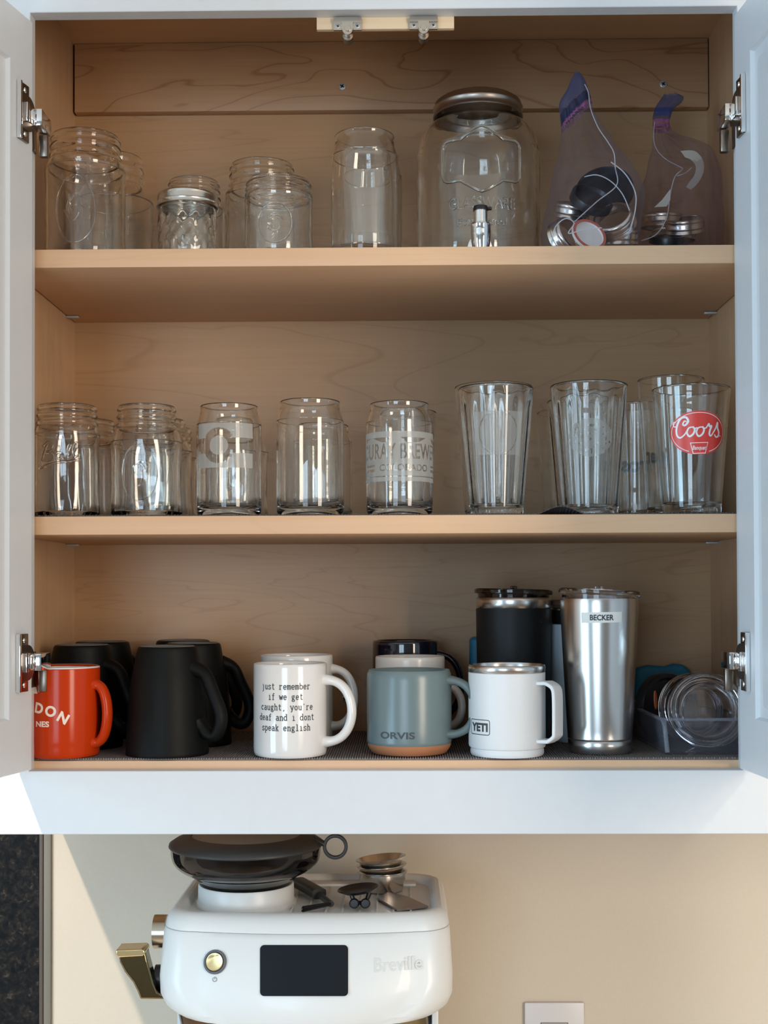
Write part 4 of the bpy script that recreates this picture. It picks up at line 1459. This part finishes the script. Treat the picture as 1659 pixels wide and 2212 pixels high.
bd = [(-.0145, -.0052), (.0145, -.0052), (.0145, .0105), (-.0145, .0105)]
fr_ = []
r_ = .0022
for (cx_, cy_), a0 in (((.0145 - r_, -.0052 + r_), -90), ((.0145 - r_, .0105 - r_), 0), ((-.0145 + r_, .0105 - r_), 90), ((-.0145 + r_, -.0052 + r_), 180)):
    fr_ += arc(cx_, cy_, r_, r_, a0, a0 + 90, 5)
fr_.append(fr_[0])
lg = join2(off(text2d('YETI', .0118, .0006, .0245), 0, -.0014), ribbon(fr_, .0008))
obj('printed_logo', wrap(lg, R, th_, zc - ZM, .0002), M['ink_grey'], mug, smooth=False, uv=1)


# ------------------------------------------------------------------ tumblers and what stands with them
def tumbler(name, label, cx, top, y, w, taper, coat, lidm, band_h=None, lid=True, tilt=0, group=None, groove=False, wrow=None):
    x, H, R = body(cx, top, y, w, ZM, wrow or top + 12)
    e = empty(name, (x, y, ZM), label, 'tumbler', group)
    rf_ = lambda z: R * (taper + (1 - taper) * min(1, (z / H) / .93) ** .9) if taper < 1 else R
    zr_ = H - (band_h or 0)
    pts = [(0, .0008), (rf_(0) * .93, .0008), (rf_(0) * .965, 0), (rf_(0) * .99, .002)]
    zs = [H * k / 20 for k in range(1, 20)]
    for z in zs:
        if z < zr_ - .001:
            if groove and z > .0145 and z - H / 20 <= .0145:
                pts += [(rf_(.0135) * 1.0, .0135), (rf_(.0145) * .982, .0145), (rf_(.0158) * 1.004, .0158)]
            pts.append((rf_(z), z))
    if band_h:
        pts += [(rf_(zr_) * 1.0, zr_), (rf_(zr_) * .985, zr_ + .0003), (rf_(zr_) * .95, zr_ + .0003), (rf_(.01) * .9, .01), (0, .01)]
        obj('body', lathe(pts, 96), M[coat], e, angle=45)
        obj('steel_rim', lathe([(rf_(zr_) * .96, zr_ - .002), (rf_(zr_) * .985, zr_ + .0006), (R * .995, zr_ + .0012), (R, H - .004), (R * .992, H - .0005), (R * .975, H), (R * .96, H - .002), (R * .955, zr_ - .004), (0, zr_ - .004)], 96), M['steel_v'], e, angle=60)
    else:
        pts += [(R, H - .002), (R * .992, H), (R * .975, H), (R * .96, H - .002), (R * .93, H * .7), (rf_(.01) * .9, .01), (0, .01)]
        obj('body', lathe(pts, 96), M[coat], e, angle=40)
    if lid:
        lv = lathe([(0, .0010), (R * .86, .0010), (R * .90, -.008), (R * .945, -.008), (R * .955, .0012), (R * 1.035, .0016), (R * 1.045, .0030), (R * 1.04, .0062), (R * .99, .0075), (R * .95, .0045), (R * .60, .0040), (0, .0040)], 88)
        l_ = obj('lid', mv(rot(lv, tilt, 'Y'), z=H + .0015 + abs(math.sin(rad(tilt))) * R * .5), M[lidm], e, angle=50)
        obj('slider', mv(rot(join(box(-R * .30, R * .55, -.0085, .0085, .0046, .0078, .0012), box(-.004, .004, -.006, .006, .0078, .0110, .001)), tilt, 'Y'), z=H + .0015 + abs(math.sin(rad(tilt))) * R * .5), M[lidm], l_)
    return e, R, H, x, rf_


tumbler('tumbler', 'black powder-coated tumbler with a steel rim, smoky lid on top', 1109, 1290, .165, 162, .95, 'powder_black', 'smoke', .0135, tilt=1.5)
e, R, H, x, rf_ = tumbler('tumbler', 'tall bare steel tumbler with a name label', 1294, 1293, .072, 167, .80, 'steel_v', 'plastic', None, tilt=3.0, groove=True)
xc, zc = at(1300, 1334, .03)
tp = [(-.0222, -.0060), (.0222, -.0052), (.0222, .0062), (-.0222, .0054)]
la = obj('name_label', wrap(poly2d(tp), rf_, math.asin((xc - x) / R), zc - ZM, .0003), M['tape'], e, smooth=False, uv=1)
obj('label_lettering', wrap(off(text2d('BECKER', .0082, .0002, .0255), 0, -.0028), rf_, math.asin((xc - x) / R), zc - ZM, .0006), M['ink'], la, smooth=False, uv=1)
tumbler('tumbler', 'pale blue tumbler wedged behind the steel tumbler', 1262, 1312, .190, 156, .93, 'pale_blue', 'brown_plastic', .020, tilt=0)


def slab(name, label, px, y, th, m, cat, bev=.002):
    pts = [at(a, b, y) for a, b in px]
    vf = prism(pts, y, y + th)
    o = obj(name, vf, M[m])
    mod = o.modifiers.new('bevel', 'BEVEL')
    mod.width = bev
    mod.segments = 2
    return tag(o, label, cat)


slab('ice_pack', 'blue flexible pack leaning on the back panel behind the lid bin', [(1372, 1560), (1372, 1445), (1400, 1437), (1436, 1440), (1455, 1434), (1478, 1436), (1495, 1452), (1500, 1560)], .284, .012, 'blue_plastic', 'ice pack', .004)
slab('plastic_bottle', 'blue plastic bottle edge showing left of the black tumbler', [(1016, 1560), (1016, 1385), (1018, 1377), (1060, 1376), (1064, 1385), (1064, 1560)], .245, .030, 'blue_plastic', 'bottle', .004)

# clear bin of lids
bx_l, zb_t = at(1432, 1552, .038)
bx_r = .386
zf = ZM
yf, yb2 = .040, .275
xl_b = bx_l - .004
tk = .0022
hb = zb_t - ZM


def bin_shell():
    out_t = [(bx_l, yf), (bx_r, yf), (bx_r, yb2), (xl_b, yb2)]
    def ring(o_, s):
        return [(o_[0][0] + s, o_[0][1] + s), (o_[1][0] - s, o_[1][1] + s), (o_[2][0] - s, o_[2][1] - s), (o_[3][0] + s, o_[3][1] - s)]
    tp_ = ring(out_t, -.003)
    R_ = []
    for base, z in ((ring(out_t, .004), 0), (ring(out_t, .001), hb * .5), (ring(out_t, -.001), hb - .003), (tp_, hb - .0028), (tp_, hb), (ring(out_t, .0015), hb), (ring(out_t, .003), hb * .5), (ring(out_t, .0065), tk)):
        R_.append([(p[0], p[1], ZM + z) for p in base])
    return loft(R_)


bin_ = tag(obj('storage_bin', bin_shell(), M['tray'], angle=20), 'clear plastic bin of drink lids in the cabinet right corner', 'bin')
rp = [(bx_l, yf), (bx_r, yf), (bx_r, yb2), (xl_b, yb2)]
obj('rim', sweep([(p[0], p[1], ZM + hb - .0014) for a_, b_ in zip(rp, rp[1:] + rp[:1]) for p in [(a_[0] + (b_[0] - a_[0]) * k / 8, a_[1] + (b_[1] - a_[1]) * k / 8) for k in range(8)]], .0026, .0018, (0, 0, 1), seg=10, closed=True),
    film('acrylic_rim', (.42, .43, .48), .30, .12, (.85, .85, .9)), bin_)
for xx_, yy_ in ((bx_l + .002, yf + .002),):
    obj('corner_rib', sweep([(xx_ + .0035, yy_, ZM + .003), (xx_, yy_, ZM + hb - .003)], .0026, .0026, (0, 1, 0), seg=10), film('acrylic_corner', (.42, .44, .50), .30, .10, (.85, .85, .9)), bin_)
disc(1440, 1530, .185, 76, 84, 30, 'black round lid standing at the bin left end', 'black_plastic', h=.014, group='drink lids in the clear bin')
sl = disc(1416, 1512, .150, 20, 84, 52, 'small orange sealing plug beside the black lid', 'orange_seal', h=.004, name='sealing_plug', cat='plug')
sl.scale = (.42, 1, 1)


def ring_lid(cx, py, y, rpx, tilt, yaw, label, m='plastic'):
    x, z = at(cx, py, y)
    r = rpx / F * (D + y)
    h = .011
    pr = [(0, 0), (r * .66, 0), (r * .70, .0005), (r * .74, h * .85), (r * .80, h * .95), (r * .84, h * .45), (r * .90, h * .40), (r * .92, h * .9), (r * .97, h), (r, h * .85), (r * 1.0, .001), (r * .965, .001), (r * .955, h * .7),
          (r * .93, h * .7), (r * .93, h * .1), (r * .82, h * .1), (r * .775, h * .75), (r * .765, h * .7), (r * .72, -.0014), (0, -.0016)]
    mm = Matrix.Rotation(rad(yaw), 4, 'Z') @ Matrix.Rotation(rad(tilt), 4, 'X')
    o = obj('splash_cover', xf(lathe(pr, 96), mm), M[m], loc=(x, y, z), angle=40)
    return tag(o, label, 'lid', 'drink lids in the clear bin')


ring_lid(1524, 1534, .080, 80, 74, -6, 'clear round drink lid leaning in the front of the bin')
ring_lid(1492, 1532, .142, 76, 80, 14, 'clear drink lid behind the front clear lid in the bin')
ring_lid(1530, 1541, .111, 78, 74, -4, 'rear clear lid nested behind the front clear lid')

# ------------------------------------------------------------------ coffee machine
MX = at(658, 2000, -.01)[0]
ZC = .914
mc = empty('espresso_machine', (MX, .10, ZC), 'white espresso machine with a dark touch screen on the worktop', 'coffee machine')
mo = (-MX, -.10, -ZC)


def mp_(name, vf, m, parent=None, **k):
    return obj(name, vf, m, parent or mc, loc=mo if parent is None else None, **k)


def mouter(hw, yf_, yb_, bow, rc, z, dz=0.0, n=9, nf=17):
    """Outline at height z with a bowed front; corners of radius rc."""
    pts = []
    yc = yf_
    fx = lambda x_: -bow * (1 - (x_ / hw) ** 2)
    for k in range(nf):
        x_ = -(hw - rc) + 2 * (hw - rc) * k / (nf - 1)
        pts.append((MX + x_, yc + fx(x_), z))
    ye = yc + fx(hw - rc)
    for k in range(1, n):
        a = rad(-90 + 90 * k / (n - 1))
        pts.append((MX + hw - rc + rc * math.cos(a), ye + rc + rc * math.sin(a), z))
    for k in range(n):
        a = rad(90 * k / (n - 1))
        pts.append((MX + hw - rc + rc * math.cos(a), yb_ - rc + rc * math.sin(a), z))
    for k in range(n):
        a = rad(90 + 90 * k / (n - 1))
        pts.append((MX - hw + rc + rc * math.cos(a), yb_ - rc + rc * math.sin(a), z))
    for k in range(1, n - 1):
        a = rad(180 + 90 * k / (n - 1))
        pts.append((MX - hw + rc + rc * math.cos(a), ye + rc + rc * math.sin(a), z))
    return pts


z = lambda r: CZ + r
HB = .205
hw0 = .1545
# head: from the underside, out over the chin, up the front to the seam
rings = [mouter(.118, .030, HB, .046, .078, z(-.4420)), mouter(.136, .012, HB, .050, .080, z(-.4420)), mouter(.1455, .003, HB, .048, .076, z(-.4395)), mouter(.1510, -.004, HB, .045, .064, z(-.4320)), mouter(.1545, -.0080, HB, .041, .043, z(-.4190)),
         mouter(.1548, -.0085, HB, .036, .034, z(-.400)), mouter(.1525, -.002, HB, .022, .034, z(-.3560)), mouter(.1518, .000, HB, .019, .034, z(-.3520)), mouter(.1512, .001, HB, .019, .034, z(-.3517))]
mp_('head', loft(rings), M['machine'], angle=30)
rings = [mouter(.1512, .001, HB, .019, .034, z(-.3513)), mouter(.1516, .0006, HB, .018, .034, z(-.3505)), mouter(.1505, .003, HB, .016, .034, z(-.3440)), mouter(.1480, .007, HB - .001, .013, .034, z(-.3385)), mouter(.1440, .0115, HB - .003, .010, .033, z(-.3355)),
         mouter(.1395, .0155, HB - .006, .007, .032, z(-.3352)), mouter(.1365, .0185, HB - .009, .006, .030, z(-.3368)), mouter(.1345, .0205, HB - .012, .005, .029, z(-.3405)), mouter(.1330, .0220, HB - .014, .005, .028, z(-.3440))]
mp_('top_cover', loft(rings), M['machine'], angle=30)
ZTR = z(-.3440)
ribs = [box(MX + k * .0185 - .0011, MX + k * .0185 + .0011, .026, .165, ZTR, ZTR + .0012, .0005) for k in range(-6, 7)]
mp_('tray_rib', join(*ribs), M['machine'])
mp_('tank_lid', join(box(MX - .085, MX + .118, .168, .188, ZTR, ZTR + .0035, .0012)), M['machine'])
# lower body
mp_('base', join(box(MX - .128, MX + .128, .075, .240, ZC + .012, z(-.4421), .008), box(MX - .140, MX + .140, -.03, .240, ZC + .002, ZC + .062, .010)), M['machine'])
mp_('side_column', box(MX - .1400, MX - .1330, .030, .230, ZC + .06, z(-.4421), .001), M['machine'])
mp_('side_column', box(MX + .1330, MX + .1400, .030, .230, ZC + .06, z(-.4421), .001), M['machine'])
mp_('rear_housing', box(MX - .135, MX + .135, HB - .01, .300, ZC + .002, z(-.365), .010), M['machine'])
mp_('front_panel', box(MX - .127, MX + .127, .062, .0745, ZC + .06, z(-.4421)), M['dark_nickel'])
gx = at(872, 2190, .02)[0]
mp_('group_head', mv(lathe([(0, 0), (.026, 0), (.0285, .003), (.0285, .020), (.0300, .022), (.0300, .036), (0, .036)], 56), gx, .036, z(-.4690)), M['brass_dark'])
mp_('group_collar', mv(lathe([(0, 0), (.010, 0), (.012, .003), (.013, .014), (0, .014)], 32), at(915, 2170, .0)[0], .028, z(-.4470)), M['black_plastic'])
px_ = at(450, 2200, .02)[0]
mp_('grinder_outlet', mv(lathe([(0, 0), (.030, 0), (.036, .010), (.042, .040), (0, .040)], 56), px_ + .004, .040, z(-.4732)), mat('bronze_outlet', (.12, .075, .05), .2, 1))


def front_y(px, py):
    """Depth of the machine's front face at height z for a given x."""
    return None


def face_pt(px, py, y0_=-.02):
    """Point of the front face seen at a pixel: solve for the bowed, leaning surface."""
    y_ = y0_
    for _ in range(8):
        xx, zz = at(px, py, y_)
        t = (zz - z(-.400)) / (z(-.3560) - z(-.400))
        yf_ = -.0085 + t * (.0065)
        bow = .036 + t * (-.014)
        hw = .1548 + t * (-.0023)
        y_ = yf_ - bow * (1 - ((xx - MX) / hw) ** 2)
    return xx, y_, zz


def onface(poly, e=.0006, th=.0008):
    """Map pixel outline onto the front face as a thin plate."""
    A = [face_pt(*p) for p in poly]
    n = len(A)
    V = [(p[0], p[1] - e - th, p[2]) for p in A] + [(p[0], p[1] + .002, p[2]) for p in A]
    return V, [tuple(range(n))] + [(i, (i + 1) % n, (i + 1) % n + n, i + n) for i in range(n)]


def grid_face(x0_, x1_, y0_, y1_, rc, e, n=24, m_=20):
    """Rounded rectangle in pixels as a grid on the bowed face."""
    V, Fs = [], []
    rows_ = [y0_ + rc * (1 - math.cos(rad(90 * k / 5))) for k in range(5)]
    rows_ = rows_ + [y0_ + rc + (y1_ - y0_ - 2 * rc) * k / (m_ - 10) for k in range(m_ - 9)] + [y1_ - (q - y0_) for q in reversed(rows_)]
    for j in range(m_ + 1):
        py = rows_[j]
        dyy = max(0, rc - min(py - y0_, y1_ - py))
        ins = rc - math.sqrt(max(0, rc * rc - dyy * dyy))
        for i in range(n + 1):
            px = x0_ + ins + (x1_ - x0_ - 2 * ins) * i / n
            p = face_pt(px, py)
            V.append((p[0], p[1] - e, p[2]))
    for j in range(m_):
        for i in range(n):
            Fs.append((j * (n + 1) + i, j * (n + 1) + i + 1, (j + 1) * (n + 1) + i + 1, (j + 1) * (n + 1) + i))
    nb = len(V)
    rim = [i for i in range(n + 1)] + [(n + 1) * j + n for j in range(1, m_ + 1)] + [m_ * (n + 1) + i for i in range(n - 1, -1, -1)] + [(n + 1) * j for j in range(m_ - 1, 0, -1)]
    V += [(V[i][0], V[i][1] + e + .0015, V[i][2]) for i in rim]
    k = len(rim)
    Fs += [(rim[i], rim[(i + 1) % k], nb + (i + 1) % k, nb + i) for i in range(k)]
    return V, Fs


mp_('touch_screen', grid_face(562, 752, 2041, 2151, 9, .0012), M['screen'], angle=50)
p = face_pt(465, 2078)
bt = Matrix.Translation((p[0], p[1] - .0002, p[2])) @ Matrix.Rotation(rad(-12), 4, 'Z') @ Matrix.Rotation(rad(71), 4, 'X')
bz = mp_('button_ring', xf(lathe([(.0085, -.002), (.0122, -.002), (.0122, .0016), (.0116, .0022), (.0100, .0022), (.0095, .0008), (.0085, .0008)], 56), bt), M['bezel'])
bm_ = mat('spun_brass', (.80, .60, .30), .28, 1, Anisotropic=.8)
mp_('power_button', xf(lathe([(0, .0030), (.0078, .0030), (.0088, .0032), (.0092, .0026), (.0094, -.001), (0, -.001)], 56), bt), bm_)
pw = []
for a0, a1 in ((-60, 240),):
    pw.append(ribbon([(q[0], q[1]) for q in arc(0, 0, .0022, .0022, a0 + 0, a1 + 0, 18)], .0005))
pw = join2(ribbon(arc(0, 0, .0022, .0022, 120, 420, 20), .0005), ribbon([(0, .0002), (0, .0028)], .0005))
p = face_pt(464, 2115)
m4 = Matrix.Translation((p[0], p[1] - .0007, p[2])) @ Matrix.Rotation(rad(-12), 4, 'Z') @ Matrix.Rotation(rad(71), 4, 'X')
mp_('power_symbol', xf(([(a, b, 0) for a, b in pw[0]], pw[1]), m4), M['bezel'], smooth=False, uv=1)
tl = text2d('Breville', .0200, .0002, 1)
_, (w_a, w_b) = None, (at(808, 2085, -.03)[0], at(912, 2085, -.03)[0])
tl = slice2d(text2d('Breville', .0200, .0002, (w_b - w_a)), .004)
V = []
zc0 = face_pt(860, 2096)[2]
for u, v in tl[0]:
    xx = (w_a + w_b) / 2 + u
    zz = zc0 + v * .92
    t = (zz - z(-.400)) / (z(-.3560) - z(-.400))
    V.append((xx, -.0085 + t * .0065 - (.036 - .014 * t) * (1 - ((xx - MX) / (.1548 - .0023 * t)) ** 2) - .0006 - max(0, xx - MX - .095) * .04, zz))
n = len(V)
V2 = [(a, b + .0012, c) for a, b, c in V]
ec = {(f[i], f[(i + 1) % len(f)]) for f in tl[1] for i in range(len(f))}
mp_('pressed_lettering', (V + V2, [tuple(f) for f in tl[1]] + [(b, a, a + n, b + n) for a, b in ec if (b, a) not in ec]), M['machine_logo'], smooth=False, uv=1)

# grinder hopper on its collar
hx_, hy_ = at(532, 1940, .085)[0], .085
mp_('hopper_collar', mv(lathe([(0, 0), (.0560, 0), (.0555, .004), (.0535, .006), (.0530, .022), (.0520, .0235), (.047, .0235), (0, .0235)], 80), hx_, hy_, ZTR), M['collar'])
zk = z(-.3255)
hop = mp_('bean_hopper', mv(lathe([(0, 0), (.0455, 0), (.0500, .001), (.0503, .006)] + cr([(.0503, .006), (.0545, .0105), (.0620, .0160), (.0710, .0205), (.0785, .0265), (.0826, .0345), (.0840, .0480)], 5)[1:]
    + [(.0820, .048)] + cr([(.0808, .0350), (.0768, .0285), (.0695, .0230), (.0610, .0185), (.0520, .0120), (.0480, .0060)], 5) + [(.0470, .004), (0, .003)], 96), hx_, hy_, zk), M['smoke'], angle=50)
ld = mp_('hopper_lid', mv(lathe([(.0845, -.0020), (.0858, -.0005), (.0852, .0020), (.0790, .0060), (.0660, .0100), (.0605, .0108), (.0600, .0096), (.0600, .0050), (.078, .001), (.0825, -.0018), (.0845, -.0020)], 96), hx_, hy_, zk + .048), M['charcoal'], angle=50)
mp_('lid_window', mv(lathe([(0, .0085), (.0595, .0085), (.0598, .0100), (0, .0120)], 80), hx_, hy_, zk + .048), M['grey_clear'])
rx_, rz_ = at(724, 1830, .075)
tr = [(rx_ + .0120 * math.cos(rad(a)), .078, rz_ + .0120 * math.sin(rad(a))) for a in range(0, 360, 8)]
mp_('lid_pull_ring', join(sweep(tr, .0020, .0032, (0, 1, 0), seg=12, closed=True, square=.6),
                          sweep(cr([(hx_ + .074, .080, zk + .0535), (hx_ + .084, .079, rz_ + .0045), (rx_ - .0115, .078, rz_ + .0020)], 6), .0032, .0045, (0, 1, 0), seg=12, scale=lambda t: 1.5 - .7 * t)), M['charcoal'])
# grind dial and lever on the left side
dx_, dz_ = at(340, 2012, .055)
mp_('grind_dial', join(xf(lathe([(0, 0), (.0170, 0), (.0182, .0015), (.0182, .0150), (0, .0150)], 56), Matrix.Translation((dx_ + .012, .055, dz_)) @ Matrix.Rotation(rad(-90), 4, 'Y')),
                       ), mat('champagne_metal', (.50, .44, .34), .22, 1))
lv_ = [(258, 2052), (316, 2050), (322, 2075), (334, 2120), (342, 2140), (362, 2146), (362, 2154), (306, 2154), (300, 2138), (290, 2118), (272, 2095), (262, 2075)]
pts = [at(a, b, .03) for a, b in lv_]
lo = mp_('lever', prism(pts, .022, .042), M['brass_dark'])
lm = lo.modifiers.new('bevel', 'BEVEL')
lm.width = .0028
lm.segments = 3
cp_ = [at(a, b, .03) for a, b in [(255, 2046), (312, 2044), (317, 2048), (317, 2056), (313, 2059), (260, 2062), (255, 2057)]]
lo = mp_('lever_cap', prism(cp_, .018, .046), M['gold'])
lm = lo.modifiers.new('bevel', 'BEVEL')
lm.width = .0015
lm.segments = 3
mp_('lever_hub', xf(lathe([(0, 0), (.012, 0), (.014, .004), (.014, .020), (0, .020)], 40), Matrix.Translation((at(352, 2110, .05)[0] + .012, .05, at(352, 2112, .05)[1])) @ Matrix.Rotation(rad(-90), 4, 'Y')), M['black_plastic'])


# ------------------------------------------------------------------ things lying on the machine
def top_at(px, py, zz=None):
    """Where a pixel meets the tray surface: (x, y)."""
    zz = ZTR + .0012 if zz is None else zz
    lo_, hi_ = -.05, .30
    for _ in range(40):
        m_ = (lo_ + hi_) / 2
        if at(px, py, m_)[1] > zz:
            hi_ = m_
        else:
            lo_ = m_
    return at(px, py, lo_)[0], lo_


def top_at_(px, py, zz=None):
    zz = ZTR + .0012 if zz is None else zz
    best = min((abs(at(px, py, y_ / 1000)[1] - zz), y_ / 1000) for y_ in range(-60, 300, 1))
    return at(px, py, best[1])[0], best[1]


bxk, byk = top_at_(826, 1920)
byk = min(byk, .150)
zz = ZTR + .0013
bp = [(0, 0), (.0235, 0), (.0245, .001), (.0250, .008), (.0268, .010), (.0270, .0205), (.0292, .0208), (.0295, .0216), (.0270, .0219), (.0262, .0205), (.0258, .011), (.0240, .009), (.0236, .0018), (0, .0012)]
b0 = tag(obj('filter_basket', rot(lathe(bp, 72), 0, 'Y'), M['band'], loc=(bxk, byk, zz), angle=45), 'steel filter basket at the bottom of the stack on the machine', 'filter basket', 'stacked filter baskets')
# perforated floors are hidden inside the stack: the upper two copy the first
for i, (dz, ang, lab) in enumerate(((.0075, -3, 'middle steel filter basket of the stack of three'), (.0155, -6, 'top steel filter basket of the stack, tilted slightly'))):
    c = obj('filter_basket', lathe([(0, .006), (.0205 - .0005 * i, .006), (.0225, .012), (.0240, .0140), (.0266, .0200), (.0292, .0204), (.0296, .0213), (.0270, .0216), (.0255, .0200), (.0232, .0145), (.0215, .0130), (.0195, .0070), (0, .0070)], 72),
            M['band'], loc=(bxk + .0004 * i, byk, zz + dz), angle=45)
    c.rotation_euler = (rad(-2 * i), rad(ang), 0)
    tag(c, lab, 'filter basket', 'stacked filter baskets')
# razor tool: flat steel plate with a notched edge
cs = [top_at_(*p_, ZTR + .004) for p_ in ((858, 1963), (925, 1956), (880, 1932), (838, 1926), (815, 1938))]
cs[2] = (cs[2][0], min(cs[2][1], .105))
n = len(cs)
V = [(a, b, ZTR + .0014) for a, b in cs] + [(a, b, ZTR + .0036) for a, b in cs]
tag(obj('trimming_tool', (V, [tuple(range(n)), tuple(reversed(range(n, 2 * n)))] + [(i, (i + 1) % n, (i + 1) % n + n, i + n) for i in range(n)]), mat('dull_steel_plate', (.36, .31, .29), .3, 1), smooth=False), 'flat steel trimming plate in front of the filter baskets', 'trimming tool')
# cleaning brush
br = empty('cleaning_brush', (*top_at_(680, 1950), ZTR + .0013), 'small black brush with a folded grey handle beside the hopper', 'brush')
o_ = br.location
pa, pb, pc, pd = top_at_(645, 1922), top_at_(690, 1945), top_at_(715, 1962), top_at_(655, 1974)
L_ = lambda p_, h: (p_[0] - o_[0], p_[1] - o_[1], h)
obj('handle', sweep([L_(pa, .0085), L_(((pa[0] + pb[0]) / 2, (pa[1] + pb[1]) / 2), .0080), L_(pb, .0070)], .0085, .0058, (0, 0, 1), seg=18, square=.55), M['charcoal'], br)
obj('neck', sweep(cr([L_(pb, .0062), L_(((pb[0] + pc[0]) / 2, (pb[1] + pc[1]) / 2), .0055), L_(pc, .0045)], 5), .0038, .0034, (0, 0, 1), seg=14), M['charcoal'], br)
V = []
for k in range(46):
    ox, oy, oz = rnd.uniform(-.001, .001), rnd.uniform(-.0035, .0035), rnd.uniform(-.0025, .0030)
    a = L_(pc, .0045 + oz * .6)
    b = L_(pd, .0045 + oz)
    a = (a[0], a[1] + oy * .7, a[2])
    b = (b[0] + rnd.uniform(-.002, .002), b[1] + oy, max(.0006, b[2]))
    V.append(sweep([a, b], .00045, .00045, (0, 0, 1), seg=5))
obj('bristles', join(*V), M['black_plastic'], br)
# black dosing funnel with its clip feet
fx_, fy_ = top_at_(780, 1958)
fy_ = .062
fx_ = at(778, 1935, fy_)[0]
fn = empty('dosing_clip', (fx_, fy_, ZTR + .0013), 'black rubber-footed dosing clip in front of the filter baskets', 'coffee tool')
zf_ = at(778, 1925, fy_)[1] - (ZTR + .0013)
obj('dish', rot(mv(lathe([(0, -.0010), (.0150, -.0010), (.0215, .0025), (.0228, .0034), (.0222, .0042), (.0205, .0034), (.0150, .0006), (0, .0004)], 56), z=max(.011, zf_)), -7, 'Y'), M['black_plastic'], fn)
obj('foot', join(*[mv(xf(lathe([(0, 0), (.0045, 0), (.0055, .0015), (.0055, .010), (.0040, .012), (0, .012)], 28), Matrix.Rotation(rad(78), 4, 'X')), sx * .0060, -.006, .0058) for sx in (-1, 1)],
                 sweep([(-.010, 0, max(.010, zf_ - .002)), (-.006, -.003, .0055), (.006, -.003, .0055), (.010, 0, max(.010, zf_ - .002))], .0028, .0035, (0, 1, 0), seg=10)), M['black_plastic'], fn)

# switch plate on the wall
sx0, sz1 = at(1132, 2163, WY)
sx1 = at(1261, 2163, WY)[0]
pl = tag(obj('switch_plate', box(sx0, sx1, WY - .006, WY, sz1 - .118, sz1, .0022), M['plate']), 'pale grey rocker switch plate low on the wall right of the machine', 'switch plate')
rx0, rz1 = at(1169, 2210, WY - .006)
rx1 = at(1226, 2210, WY - .006)[0]
obj('rocker', box(rx0, rx1, WY - .0085, WY - .0055, rz1 - .066, rz1, .0012), M['plate'], pl)
obj('rocker_gap', box(rx0 - .0008, rx1 + .0008, WY - .0065, WY - .0055, rz1 - .0668, rz1 + .0008), M['trim_metal'], pl)
